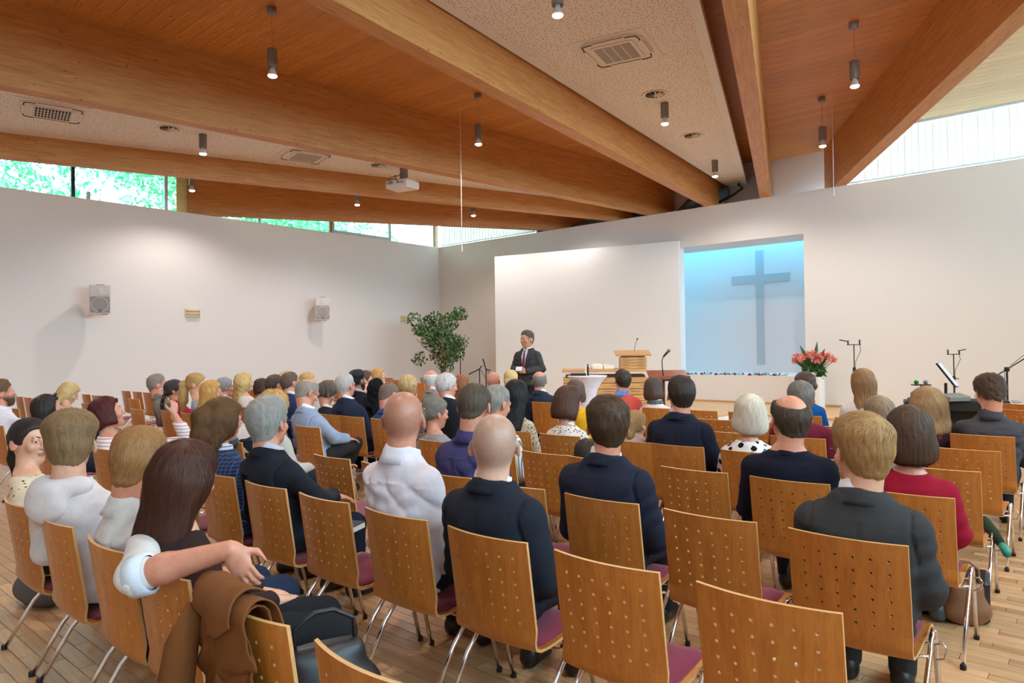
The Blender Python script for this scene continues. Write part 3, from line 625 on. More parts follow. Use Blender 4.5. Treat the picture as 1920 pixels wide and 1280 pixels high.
# ================================================================= PEOPLE: one continuous surface per body, grown from a distance field
def smin(a, b, k):
    if k <= 0: return np.minimum(a, b)
    h = np.maximum(k-np.abs(a-b), 0)/k
    return np.minimum(a, b)-h*h*(k*.25)
def smax(a, b, k): return -smin(-a, -b, k)
class Field:
    def __init__(s, xs, ys, zs):
        s.xs, s.ys, s.zs = [np.asarray(a, np.float32) for a in (xs, ys, zs)]; s.F = np.full((len(xs), len(ys), len(zs)), .3, np.float32)
    def sl(s, lo, hi):
        out = []
        for a, l, h in zip((s.xs, s.ys, s.zs), lo, hi): out.append(slice(max(0, np.searchsorted(a, l)-1), min(len(a), np.searchsorted(a, h)+1)))
        return tuple(out)
    def put(s, fn, lo, hi, k=0., op='add'):
        q = s.sl(lo, hi)
        if any(c.stop-c.start < 1 for c in q): return
        d = fn(s.xs[q[0]][:, None, None], s.ys[q[1]][None, :, None], s.zs[q[2]][None, None, :]).astype(np.float32)
        s.F[q] = smin(s.F[q], d, k) if op == 'add' else smax(s.F[q], -d, k)
    def rc(s, a, b, ra, rb, k=.02, op='add', pad=.06):
        a = np.array(a, np.float32); b = np.array(b, np.float32); ba = b-a; L2 = float(ba@ba)+1e-9; r = max(ra, rb)+pad+k
        def fn(X, Y, Z):
            px, py, pz = X-a[0], Y-a[1], Z-a[2]; t = np.clip((px*ba[0]+py*ba[1]+pz*ba[2])/L2, 0, 1)
            return np.sqrt((px-t*ba[0])**2+(py-t*ba[1])**2+(pz-t*ba[2])**2)-(ra+(rb-ra)*t)
        s.put(fn, np.minimum(a, b)-r, np.maximum(a, b)+r, k, op)
    def el(s, c, r, k=.02, R=None, op='add', pad=.06):
        c = np.array(c, np.float32); r = np.array(r, np.float32); m = max(r)+pad+k; RT = None if R is None else np.array(R, np.float32)
        def fn(X, Y, Z):
            x, y, z = X-c[0], Y-c[1], Z-c[2]
            if RT is not None: x, y, z = [RT[0, i]*x+RT[1, i]*y+RT[2, i]*z for i in range(3)]
            k0 = np.sqrt((x/r[0])**2+(y/r[1])**2+(z/r[2])**2); k1 = np.sqrt((x/r[0]**2)**2+(y/r[1]**2)**2+(z/r[2]**2)**2)+1e-6
            return k0*(k0-1)/k1
        s.put(fn, c-m, c+m, k, op)
    def prof(s, tab, infl=0., p=2.3, k=.03, pad=.08):
        """torso as stacked ovals: rows of (z, half width, half depth, centre x, centre y)"""
        T = np.array(tab, np.float32); z0, z1 = T[0, 0], T[-1, 0]; w = T[:, 1].max()+infl
        def fn(X, Y, Z):
            z = np.clip(Z, z0, z1); a, b, cx, cy = [np.interp(z.ravel(), T[:, 0], T[:, i]).reshape(z.shape).astype(np.float32) for i in (1, 2, 3, 4)]
            a = a+infl; b = b+infl; m = np.minimum(a, b)
            d = ((np.abs(X-cx)/a)**p+(np.abs(Y-cy)/b)**p)**(1/p); d = (d-1)*m*.92
            e = np.maximum(np.maximum(z0-infl-Z, Z-z1-infl), -1); return smax(d, e+0*d, .03)
        lo = (T[:, 3].min()-w-pad, (T[:, 4]-T[:, 2]).min()-infl-pad, z0-pad); hi = (T[:, 3].max()+w+pad, (T[:, 4]+T[:, 2]).max()+infl+pad, z1+pad)
        s.put(fn, lo, hi, k)
    def nets(s):
        F = s.F; F[0], F[-1], F[:, 0], F[:, -1], F[:, :, 0], F[:, :, -1] = [np.maximum(a, 1e-3) for a in (F[0], F[-1], F[:, 0], F[:, -1], F[:, :, 0], F[:, :, -1])]
        S = F < 0; n = S.astype(np.uint8)
        c = n[:-1, :-1, :-1]+n[1:, :-1, :-1]+n[:-1, 1:, :-1]+n[1:, 1:, :-1]+n[:-1, :-1, 1:]+n[1:, :-1, 1:]+n[:-1, 1:, 1:]+n[1:, 1:, 1:]
        act = (c > 0) & (c < 8); I = np.argwhere(act)
        if not len(I): return np.zeros((0, 3)), np.zeros((0, 4), int)
        cor = [(a, b, d) for a in (0, 1) for b in (0, 1) for d in (0, 1)]; vals = [F[I[:, 0]+a, I[:, 1]+b, I[:, 2]+d] for a, b, d in cor]
        acc = np.zeros((len(I), 3), np.float32); cnt = np.zeros(len(I), np.float32)
        for i in range(8):
            for j in range(i+1, 8):
                df = [abs(u-w) for u, w in zip(cor[i], cor[j])]
                if sum(df) != 1: continue
                v0, v1 = vals[i], vals[j]; x = (v0 < 0) != (v1 < 0); t = np.where(x, v0/np.where(np.abs(v0-v1) < 1e-9, 1, v0-v1), 0); ax = df.index(1)
                for a in range(3): acc[:, a] += np.where(x, cor[i][a]+(t if a == ax else 0), 0)
                cnt += x
        U = I+acc/cnt[:, None]
        V = np.stack([np.interp(U[:, a], np.arange(len(g)), g) for a, g in enumerate((s.xs, s.ys, s.zs))], 1)
        mp = np.full(act.shape, -1, np.int32); mp[act] = np.arange(len(I)); Q = []
        for ax in range(3):
            sl0 = [slice(1, -1)]*3; sl1 = [slice(1, -1)]*3; sl0[ax] = slice(0, -1); sl1[ax] = slice(1, None)
            A, B = S[tuple(sl0)], S[tuple(sl1)]; E = np.argwhere(A != B)
            if not len(E): continue
            flip = A[tuple(E.T)]; E = E+np.array([0 if i == ax else 1 for i in range(3)]); u, w = [(1, 2), (2, 0), (0, 1)][ax]
            q = []
            for du, dw in ((1, 1), (0, 1), (0, 0), (1, 0)):
                C = E.copy(); C[:, u] -= du; C[:, w] -= dw; q.append(mp[tuple(C.T)])
            q = np.stack(q, 1); q[~flip] = q[~flip][:, ::-1]; Q.append(q)
        return V, np.concatenate(Q)
    def sample(s, P):
        out = []
        for a, g in enumerate((s.xs, s.ys, s.zs)): out.append(np.clip(np.interp(P[:, a], g, np.arange(len(g))), 0, len(g)-1.001))
        U = np.stack(out, 1); I = U.astype(int); f = U-I; r = 0
        for a in (0, 1):
            for b in (0, 1):
                for c in (0, 1):
                    r = r+s.F[I[:, 0]+a, I[:, 1]+b, I[:, 2]+c]*(f[:, 0] if a else 1-f[:, 0])*(f[:, 1] if b else 1-f[:, 1])*(f[:, 2] if c else 1-f[:, 2])
        return r
    def grad(s, P, e=.006):
        G = np.stack([s.sample(P+np.eye(3)[a]*e)-s.sample(P-np.eye(3)[a]*e) for a in range(3)], 1); return G/(np.linalg.norm(G, axis=1)[:, None]+1e-9)
def wave(P, seed, scale, n=5):
    """cheap smooth noise: a sum of sines in random directions"""
    r = np.random.default_rng(seed); out = 0
    for _ in range(n):
        d = r.normal(size=3); d /= np.linalg.norm(d); out = out+np.sin((P[0]*d[0]+P[1]*d[1]+P[2]*d[2])*scale*r.uniform(.6, 1.5)+r.uniform(0, 6.3))
    return out/n
def rotm(yaw=0, pitch=0, roll=0):
    """head turn: yaw > 0 looks to the person's left, pitch > 0 looks down, roll > 0 tilts to the right"""
    return np.array(Rz(yaw)@Rx(-pitch)@Ry(roll))
# ---------------------------------------------------------------- head in its own frame: +y nose, +x right ear, unit scale
def head_prims(f, c, R, s, g):
    """g: small shape tweaks; works through local-coordinate wrappers"""
    R = np.array(R, np.float32); c = np.array(c, np.float32)
    W = lambda p: c+R@(np.array(p, np.float32)*s)
    f.el(W((0, -.014, .036)), np.array((.0815, .1, .0875))*s, .03, R)
    f.el(W((0, -.03, .0)), np.array((.0745, .083, .07))*s, .03, R)
    f.el(W((0, .034, -.045)), np.array((.056*g.get('jaw', 1), .058, .07))*s, .035, R)
    f.el(W((0, .066, -.094)), np.array((.024*g.get('jaw', 1), .02, .018))*s, .03, R)
    for sd in (-1, 1):
        f.el(W((sd*.04, .066, -.022)), np.array((.024, .02, .022))*s, .02, R)
        f.el(W((sd*.031, .1, .012)), np.array((.017, .016, .012))*s, .012, R, 'sub', .02)
        f.el(W((sd*.031, .076, .0165)), np.array((.0165, .0165, .0075))*s, .004, R); f.el(W((sd*.031, .076, .004)), np.array((.0155, .015, .0055))*s, .004, R)
        f.el(W((sd*.086, -.012, -.004)), np.array((.0095, .0225, .035))*s, .006, R@np.array(Rz(sd*.5)@Ry(sd*-.15)), 'add', .03)
    f.rc(W((-.034, .083, .03)), W((.034, .083, .03)), .011*s, .011*s, .015)
    f.rc(W((0, .091, .018)), W((0, .109, -.02)), .0085*s, .0125*s, .01)
    for sd in (-1, 1): f.el(W((sd*.011, .1, -.025)), np.array((.008, .01, .008))*s, .006, R)
    f.el(W((0, .089, -.053)), np.array((.024, .011, .0062))*s, .006, R); f.el(W((0, .087, -.066)), np.array((.021, .0115, .0072))*s, .006, R)
HL_Y = [-.12, -.085, -.055, -.03, 0, .03, .045, .07, .1]
HLINES = {'short': [-.088, -.085, -.07, -.02, .024, .012, .048, .08, .09], 'recede': [-.088, -.085, -.07, -.02, .024, .012, .07, .11, .12],
          'full': [-.1, -.09, -.07, -.04, -.01, -.01, .03, .074, .084]}
def cran(x, y, z):
    def el(x, y, z, r):
        k0 = np.sqrt((x/r[0])**2+(y/r[1])**2+(z/r[2])**2); return k0*(k0-1)/(np.sqrt((x/r[0]**2)**2+(y/r[1]**2)**2+(z/r[2]**2)**2)+1e-6)
    a = el(x, y+.014, z-.036, (.0815, .1, .0875)); b = el(x, y+.03, z, (.0745, .083, .07)); c = el(x, y-.034, z+.045, (.056, .058, .07))
    return smin(smin(a, b, .03), c, .035)
def ss(a, b, x): t = np.clip((x-a)/(b-a), 0, 1); return t*t*(3-2*t)
def ell_sdf(x, y, z, c, r):
    x, y, z = x-c[0], y-c[1], z-c[2]; k0 = np.sqrt((x/r[0])**2+(y/r[1])**2+(z/r[2])**2)
    return k0*(k0-1)/(np.sqrt((x/r[0]**2)**2+(y/r[1]**2)**2+(z/r[2]**2)**2)+1e-6)
def hair_field(h, res):
    """h: dict(style, ...) -> Field in head frame (unit scale)"""
    st = h['style']; lo = [-.15, -.2, -.15]; hi = [.15, .13, .19]
    if st in ('long', 'hijab', 'halfup'): lo[2] = -h.get('len', .36)-.05; lo[0], hi[0] = -.17, .17; lo[1] = -.24
    if st in ('bob',): lo[2] = -.21
    if st in ('pony', 'braid'): lo[2] = -.5 if st == 'braid' else -.3; lo[1] = -.26
    f = Field(*[np.arange(a, b+res, res) for a, b in zip(lo, hi)]); X, Y, Z = f.xs[:, None, None], f.ys[None, :, None], f.zs[None, None, :]
    S = cran(X, Y, Z)
    if st == 'short':
        tn = np.clip((-.05-Z)/.09, 0, 1); S = smin(S, np.sqrt(X**2+(Y+.03+.012*tn)**2+np.maximum(Z+.05, 0)**2)-.0625, .03)
    Xf, Yf, Zf = X+0*S, Y+0*S, Z+0*S; sd = h.get('seed', 1)
    tops, side = h.get('top', .02), h.get('side', .008)
    zl = np.interp(Y.ravel(), HL_Y, HLINES[h.get('line', 'full' if st not in ('short', 'ring') else 'short')]).reshape(Y.shape)+h.get('dz', 0)
    m = ss(-.012, .016, Z-zl+.006*wave((Xf, Yf, Zf), sd+5, 90, 3)); T = side+(tops-side)*ss(.02, .1, Z); T = T*((.2+.8*ss(.005, .12, Z-zl)) if st == 'short' else 1.0)
    if h.get('quiff'): T = T+h['quiff']*ss(.0, .08, Y)*ss(.06, .12, Z)
    if h.get('bald'): m = m*ss(h['bald'], h['bald']+.035, np.sqrt(X**2+((Y-h.get('by', -.01))*.75)**2)+1.2*np.maximum(.075-Z, 0))
    if h.get('island'): m = np.maximum(m, .8*ss(.03, .015, np.sqrt((X-.01)**2*.6+(Y-.075)**2))*ss(.06, .09, Z))
    shell = S-(T*m-.014*(1-m))
    vol = h.get('vol', 1.0); face = ell_sdf(X, Y, Z, (0, .115, -.045), (.066*h.get('face', 1), .085, .125))
    F = shell
    if st == 'short': F = smax(F, (zl-.012)-Z+0*F, .008)
    if st == 'bob':
        L = h.get('len', .13); B = ell_sdf(X, Y, Z, (0, -.022, .0), (.1*vol, .112*vol, .142*vol)); L_ = L-.02+.03*ss(-.02, -.12, Y)
        C = ell_sdf(X, Y, Z, (0, -.012, -L*.62), (.112*vol, .1*vol, .1)); B = smin(B, C, .05); B = smax(B, -(Z+L_), .02); B = smax(B, -face, .012); B = smax(B, (Y-.05)*.9+np.maximum(Z-.07, 0)*-2, .01); B = smax(B, Y-.074, .015); F = smin(B, shell, .02)
    elif st in ('long', 'halfup'):
        L = h.get('len', .36); B = ell_sdf(X, Y, Z, (0, -.022, .01), (.098*vol, .11*vol, .13)); t = np.clip(-Z/L, 0, 1); bw = (.1+.02*t-.03*t**3)*vol; bd_ = .062-.02*t
        yc = -.042-h.get('back', .07)*t; D = ((np.abs(X)/bw)**2.4+(np.abs(Y-yc)/bd_)**2.4)**(1/2.4); D = (D-1)*bd_*.9; D = smax(D, Z-.02, .03); D = smax(D, -Z-L, .05); B = smin(B, D, .05)
        B = smax(B, -face, .012); B = smax(B, (Y-.05)*.9+np.maximum(Z-.07, 0)*-2, .01); B = smax(B, -ell_sdf(X, Y, Z, (0, .07, -.2), (.075, .1, .14)), .02); F = smin(B, shell, .02)
    elif st == 'puff':
        B = ell_sdf(X, Y, Z, (0, -.022, .035), (.1*vol, .115*vol, .112*vol)); B = smax(B, -(Z-np.interp(Y.ravel(), [-.12, -.06, 0, .05], [-.085, -.085, -.055, .02]).reshape(Y.shape)), .02); B = smax(B, -face, .012); F = smin(B, shell, .02)
    elif st == 'hijab':
        B = ell_sdf(X, Y, Z, (0, -.02, .01), (.1, .118, .132)); t = np.clip(-(Z+.02)/.25, 0, 1); w_ = .095+.05*t; D = (np.sqrt((X/w_)**2+((Y+.03)/(w_*.9))**2)-1)*.09; D = smax(D, Z, .03); D = smax(D, -Z-.24, .03); B = smin(B, D, .05); B = smax(B, -ell_sdf(X, Y, Z, (0, .125, -.02), (.062, .08, .095)), .008); F = B+.004*np.sin(Zf*70+Xf*40)
    f.F = F.astype(np.float32)
    if st in ('pony', 'halfup'):
        a = h.get('at', (0, -.11, .03)); L = h.get('tail', .2); w_ = h.get('tw', .028)
        f.rc(a, (a[0], a[1]-.026, a[2]-.03), .016, w_, .012); f.rc((a[0], a[1]-.026, a[2]-.03), (a[0]+h.get('tx', 0), a[1]-.012, a[2]-L*.6), w_, w_*1.05, .02); f.rc((a[0]+h.get('tx', 0), a[1]-.02, a[2]-L*.6), (a[0]+h.get('tx', 0), a[1]-.005, a[2]-L), w_*1.05, .01, .02)
    if st == 'bun': f.el(h.get('at', (0, -.105, .02)), (.045, .04, .042), .012)
    if st == 'braid':
        for i in range(11):
            z = .0-i*.037; y = -.095-.045*math.sin(min(1, i/4)*1.5); xx = .05+.012*((-1)**i); f.el((xx*(.4+.06*i) if False else .035+.013*((-1)**i), y-.01, z-.02), (.024, .022, .028), .006, np.array(Ry(.5*((-1)**i))))
    cu = h.get('curl', 0)
    P = (Xf, Yf, Zf)
    f.F = f.F+(cu*wave(P, sd, 110, 6)+.0025*wave((Xf, Yf, Zf*.25), sd+1, 260, 4)).astype(np.float32)*(1 if st != 'hijab' else .3)
    return f
def strands(f, V, n, seed, h, width, seglen, nseg):
    """thin tapering locks that follow the hair surface; returns ribbons"""
    r = np.random.default_rng(seed); st = h['style']; p = V[r.integers(0, len(V), n)]+r.normal(size=(n, 3))*.002
    crown = np.array(h.get('crown', (0.01, -.055, .13))); pts = [p]; dj = r.normal(size=(n, 3))*h.get('wild', .22); up = h.get('lift', .0022)
    tie = np.array(h['at']) if (st in ('pony', 'bun') and 'at' in h) else (np.array((0, -.11, .02)) if st in ('pony', 'bun') else None)
    for k in range(nseg):
        nrm = f.grad(p); d = p-crown
        if tie is not None:
            d2 = tie-p; fr_ = (np.linalg.norm(d2, axis=1) > .05)[:, None] & (p[:, 2:3] > tie[2]-.09); d = np.where(fr_, d2, np.array((0, -.03, -1.0)))
        else:
            low = ss(.09, .02, p[:, 2])[:, None]; d = d/(np.linalg.norm(d, axis=1)[:, None]+1e-6)*(1-low)+np.array((0, -.15, -1.0))*low
            if h.get('fwd'): d = d*(1-h['fwd']*(1-low))+np.array((.2, 1.0, 0))*h['fwd']*(1-low)
        d = d/(np.linalg.norm(d, axis=1)[:, None]+1e-6)+dj; d = d-nrm*(d*nrm).sum(1)[:, None]; d /= np.linalg.norm(d, axis=1)[:, None]+1e-6
        p = p+d*seglen; v = f.sample(p); p = p-nrm*(np.clip(v, -.02, .02)-up*(k+1)/nseg*(1+.6*r.random(n)))[:, None]; pts.append(p)
        if h.get('curl', 0): dj = dj+r.normal(size=(n, 3))*.35
    m = nseg+1; P = np.stack(pts, 1); T = np.gradient(P, axis=1); T /= np.linalg.norm(T, axis=2)[:, :, None]+1e-9
    N = f.grad(P.reshape(-1, 3)).reshape(P.shape); B = np.cross(T, N); w = width*np.sin(np.linspace(.5, PI-.15, m))[None, :, None]*(.6+.8*r.random(n))[:, None, None]
    V2 = np.stack([P-B*w/2, P+N*w*.3, P+B*w/2], 2).reshape(-1, 3); base = (np.arange(n)*m*3)[:, None]; Q = []
    for k in range(m-1):
        for a in (0, 1): Q.append(np.concatenate([base+k*3+a, base+k*3+a+1, base+(k+1)*3+a+1, base+(k+1)*3+a], 1))
    return V2, np.concatenate(Q), np.repeat(r.random(n), m*3)
# ---------------------------------------------------------------- hands: palm, four fingers, thumb on the side; wrist at origin, +y along the fingers, palm down
def make_hand(res, curl, spread=.0, stub=.05):
    f = Field(np.arange(-.075, .065, res), np.arange(-.06, .2, res), np.arange(-.09, .035, res))
    f.rc((0, -stub, 0), (0, .0, 0), .026, .025, .02); f.el((-.001, .048, -.002), (.041, .052, .0155), .02); f.el((.0, .02, -.002), (.032, .035, .017), .02)
    for i, (x, L, r) in enumerate([(-.029, .072, .0088), (-.0095, .081, .0092), (.0105, .075, .0088), (.0285, .058, .0078)]):
        p = np.array([x, .088-(.004, 0, .002, .012)[i], -.001]); a = .12; ax = x*spread*8
        for j, fr_ in enumerate((.45, .31, .24)):
            a += curl*(.55, .9, .6)[j]; q = p+np.array([ax*L*fr_, math.cos(a), -math.sin(a)])*np.array([1, L*fr_, L*fr_]); f.rc(p, q, r*(1-.07*j), r*(1-.07*(j+1)), .004); p = q
    p = np.array([-.03, .022, -.004])
    for L, dx, dy, dz, r in ((.045, -.75, .62, -.25, .0125), (.034, -.42, .85, -.3-curl*.2, .0108), (.026, -.1, .92, -.3-curl*.3, .0095)):
        d = np.array([dx, dy, dz]); q = p+d/np.linalg.norm(d)*L; f.rc(p, q, r*1.04, r*.95, .008); p = q
    return f.nets()
HANDS = {('n', k): make_hand(.0048, c, .02, .0 if k == 'wrap' else .05) for k, c in (('flat', .28), ('grip', 1.05), ('wrap', .55))}
HANDS.update({('f', k): make_hand(.008, c, .03) for k, c in (('flat', .28), ('grip', 1.05))})
def place_hand(kind, near, wr, el, right, s, palm=(0, 0, -1), fdir=None):
    V, Q = HANDS[('n' if near else 'f', kind)]; V = V*s*np.array([1 if right else -1, 1, 1])
    if not right: Q = Q[:, ::-1]
    d = np.array(fdir if fdir is not None else np.array(wr)-np.array(el), float); d /= np.linalg.norm(d); z = -np.array(palm, float); z -= d*(z@d); z /= np.linalg.norm(z)+1e-9; x = np.cross(d, z)
    return np.array(wr)+V[:, :1]*x+V[:, 1:2]*d+V[:, 2:]*z, Q
# ---------------------------------------------------------------- materials for people
def skin_mat(name, c, stub=(60, 46, 40), lip=(150, 80, 76)):
    t = NT(name); v = t.co(); nz = t.noise(v, 40, 3); b = srgb(*c); base = t.ramp(nz, [(.25, tuple(x*.88 for x in b[:3])+(1,)), (.75, tuple(min(1, x*1.08) for x in b[:3])+(1,))])
    a = t.n('Attribute', attribute_name='stub').outputs['Fac']; base = t.mix(a, base, srgb(*stub)); a2 = t.n('Attribute', attribute_name='lip').outputs['Fac']; base = t.mix(a2, base, srgb(*lip))
    a3 = t.n('Attribute', attribute_name='flush').outputs['Fac']; base = t.mix(a3, base, srgb(206, 112, 92))
    return t.done(t.bsdf(base=base, rough=.42, sss=.0))
SKIN = {'fair': skin_mat('skin_fair', (222, 168, 140)), 'pink': skin_mat('skin_ruddy', (214, 146, 120)), 'tan': skin_mat('skin_tan', (198, 140, 108)), 'brown': skin_mat('skin_brown', (160, 104, 76), (30, 22, 20)), 'pale': skin_mat('skin_pale', (228, 180, 156), (90, 78, 70))}
_HM = {}
def hair_mat(c):
    if c in _HM: return _HM[c]
    t = NT('hair_%d_%d_%d' % c); a = t.n('Attribute', attribute_name='rnd').outputs['Fac']; v = t.co((90, 90, 12)); nz = t.noise(v, 1.0, 3); k = t.math('ADD', t.math('MULTIPLY', a, .65), t.math('MULTIPLY', nz, .35)); b = srgb(*c)
    col = t.ramp(k, [(.1, tuple(x*.7 for x in b[:3])+(1,)), (.5, tuple(min(1, x*1.1) for x in b[:3])+(1,)), (.95, tuple(min(1, x*1.35+.006) for x in b[:3])+(1,))])
    _HM[c] = t.done(t.bsdf(base=col, rough=.48, spec=.3)); return _HM[c]
_FM = {}
def cloth(c, pat=None, c2=None, rough=.88):
    k = (c, pat, c2)
    if k in _FM: return _FM[k]
    t = NT('cloth_%s_%d_%d_%d' % ((pat or 'plain',)+tuple(c))); v = t.co(); weave = t.noise(v, 500, 2); fold = t.noise(v, 14, 3); b = srgb(*c)
    col = t.ramp(t.math('ADD', t.math('MULTIPLY', weave, .5), t.math('MULTIPLY', fold, .5)), [(.3, tuple(x*.82 for x in b[:3])+(1,)), (.7, tuple(min(1, x*1.15) for x in b[:3])+(1,))])
    def spots(scale, rad, color, sel=0, dist=.0):
        nonlocal col
        vv = v
        vo = t.n('TexVoronoi', {'Vector': vv, 'Scale': scale, 'Randomness': 1.0}); ch = t.n('SeparateColor', {0: vo.outputs['Color']}).outputs[0]; wob = t.math('MULTIPLY', t.math('SUBTRACT', t.noise(v, scale*2, 2), .5), .35)
        mk_ = t.math('MULTIPLY', t.math('LESS_THAN', t.math('ADD', vo.outputs['Distance'], wob), rad), t.math('GREATER_THAN', ch, sel)); col = t.mix(mk_, col, color)
    if pat == 'floral': spots(30, .24, srgb(*c2), .35); spots(34, .12, srgb(120, 96, 60), .5)
    elif pat == 'animal': spots(46, .3, srgb(26, 20, 18), .3); spots(60, .24, srgb(160, 104, 70), .5)
    elif pat == 'blots': spots(17, .34, srgb(18, 18, 26), .1); spots(13, .26, srgb(196, 84, 30), .62); spots(15, .22, srgb(70, 90, 150), .6); spots(19, .2, srgb(214, 172, 120), .6)
    elif pat == 'flowers': spots(26, .2, srgb(176, 86, 76), .45); spots(38, .14, srgb(80, 92, 62), .5); spots(30, .1, srgb(214, 170, 90), .6)
    elif pat == 'lace': spots(24, .36, srgb(*c2), .35)
    elif pat == 'mesh': spots(44, .3, srgb(*c2), .0)
    elif pat == 'leaf': spots(60, .3, srgb(*c2), .2)
    elif pat in ('stripe', 'check', 'quilt'):
        xyz = t.n('SeparateXYZ', {0: v}); per = {'stripe': 38, 'check': 46, 'quilt': 44}[pat]
        s1 = t.math('GREATER_THAN', t.math('FRACT', t.math('MULTIPLY', xyz.outputs[2], per)), .82); msk = s1
        if pat != 'stripe': msk = t.math('MAXIMUM', s1, t.math('GREATER_THAN', t.math('FRACT', t.math('MULTIPLY', xyz.outputs[0], per)), .82))
        col = t.mix(t.math('MULTIPLY', msk, 1.0 if pat == 'stripe' else .55), col, srgb(*c2))
    elif pat == 'vstripe':
        xyz = t.n('SeparateXYZ', {0: v}); col = t.mix(t.math('GREATER_THAN', t.math('FRACT', t.math('MULTIPLY', xyz.outputs[0], 60)), .6), col, srgb(*c2))
    _FM[k] = t.done(t.bsdf(base=col, rough=rough, normal=t.bump(t.math('ADD', weave, t.math('MULTIPLY', fold, 3.0)), .35, .003), spec=.2)); return _FM[k]
M_eye = None
def _eye():
    mb = MB().ell((0, 0, 0), (.0118, .0118, .0118), 16, 13, Rx(-PI/2)); me = mb.mesh('eye', plain('eye_white', srgb(232, 226, 222), .15), True)
    me.materials.append(plain('eye_iris', srgb(74, 52, 36), .15)); me.materials.append(plain('eye_pupil', srgb(8, 8, 8), .1))
    for p in me.polygons:
        y = sum(me.vertices[i].co.y for i in p.vertices)/len(p.vertices)/.0118
        p.material_index = 2 if y > .965 else 1 if y > .84 else 0
    return me
ME_eye = _eye()
M_glassr = plain('spectacle_frame', srgb(40, 34, 40), .35); M_glassb = plain('blue_spectacle_frame', srgb(40, 70, 130), .35); M_glassp = plain('rose_spectacle_frame', srgb(170, 96, 96), .3)
def frame_obj(o, c, R, s):
    m = Matrix([list(map(float, R[i]))+[float(c[i])] for i in range(3)]+[[0, 0, 0, 1]]); o.matrix_local = m@Matrix.Scale(s, 4); return o
def glasses(parent, c, R, s, mat):
    mb = MB()
    for sd in (-1, 1):
        mb.tube([(sd*.033+.021*math.cos(a), .104-.004*abs(math.cos(a)), .008+.015*math.sin(a)) for a in [i*PI/8 for i in range(16)]], .0016, 5, closed=True)
        mb.tube([(sd*.054, .1, .012), (sd*.071, .085, .014), (sd*.08, .02, .014), (sd*.081, -.01, .01), (sd*.079, -.026, -.012)], .0019, 5)
    mb.tube([(-.012, .104, .012), (0, .108, .015), (.012, .104, .012)], .0016, 5); return frame_obj(mb.obj('spectacles', mat, parent, True), c, R, s)
def ring_collar(name, mat, parent, c, rx, ry, h, tilt, gap=0., thick=.006, flare=.006, n=30, back=.0, ext=.034):
    """fabric collar band around the neck, open at the front by gap radians"""
    V = []; F = []; prof_ = [(.002, -ext), (flare*.4, h*.5), (-.002, h), (thick-.002, h+.001), (thick+flare*.9, h*.5), (thick+flare*1.3, 0), (thick+flare*2.6, -ext)]; m = len(prof_)
    Rt = np.array(Rx(-tilt))
    for i in range(n+1):
        a = -PI/2+(gap/2-PI)+(2*PI-gap)*i/n if gap else -PI/2+2*PI*i/n
        if gap: a = PI/2+gap/2+(2*PI-gap)*i/n
        bk = max(0, -math.sin(a))*back
        for o_, z in prof_: V.append(np.array(c)+Rt@np.array([(rx+o_)*math.cos(a), (ry+o_)*math.sin(a), z*(1+bk)]))
    for i in range(n):
        for k in range(m): F.append((i*m+k, (i+1)*m+k, (i+1)*m+(k+1) % m, i*m+(k+1) % m))
    if gap: F += [tuple(range(m)), tuple(n*m+k for k in range(m))[::-1]]
    mb = MB(); mb.v = [tuple(v) for v in V]; mb.f = F; return mb.obj(name, mat, parent, True)
def axes_for(lo, hi, fine, fres, cres):
    """non-uniform grid axis: fine inside the interval, coarse outside"""
    a = [fine[0]]; x = fine[0]
    while x > lo: x -= cres; a.append(x)
    a = a[::-1]; b = list(np.arange(fine[0]+fres, fine[1]+fres*.5, fres)); c = []; x = b[-1]
    while x < hi: x += cres; c.append(x)
    return np.array(a+b+c, np.float32)
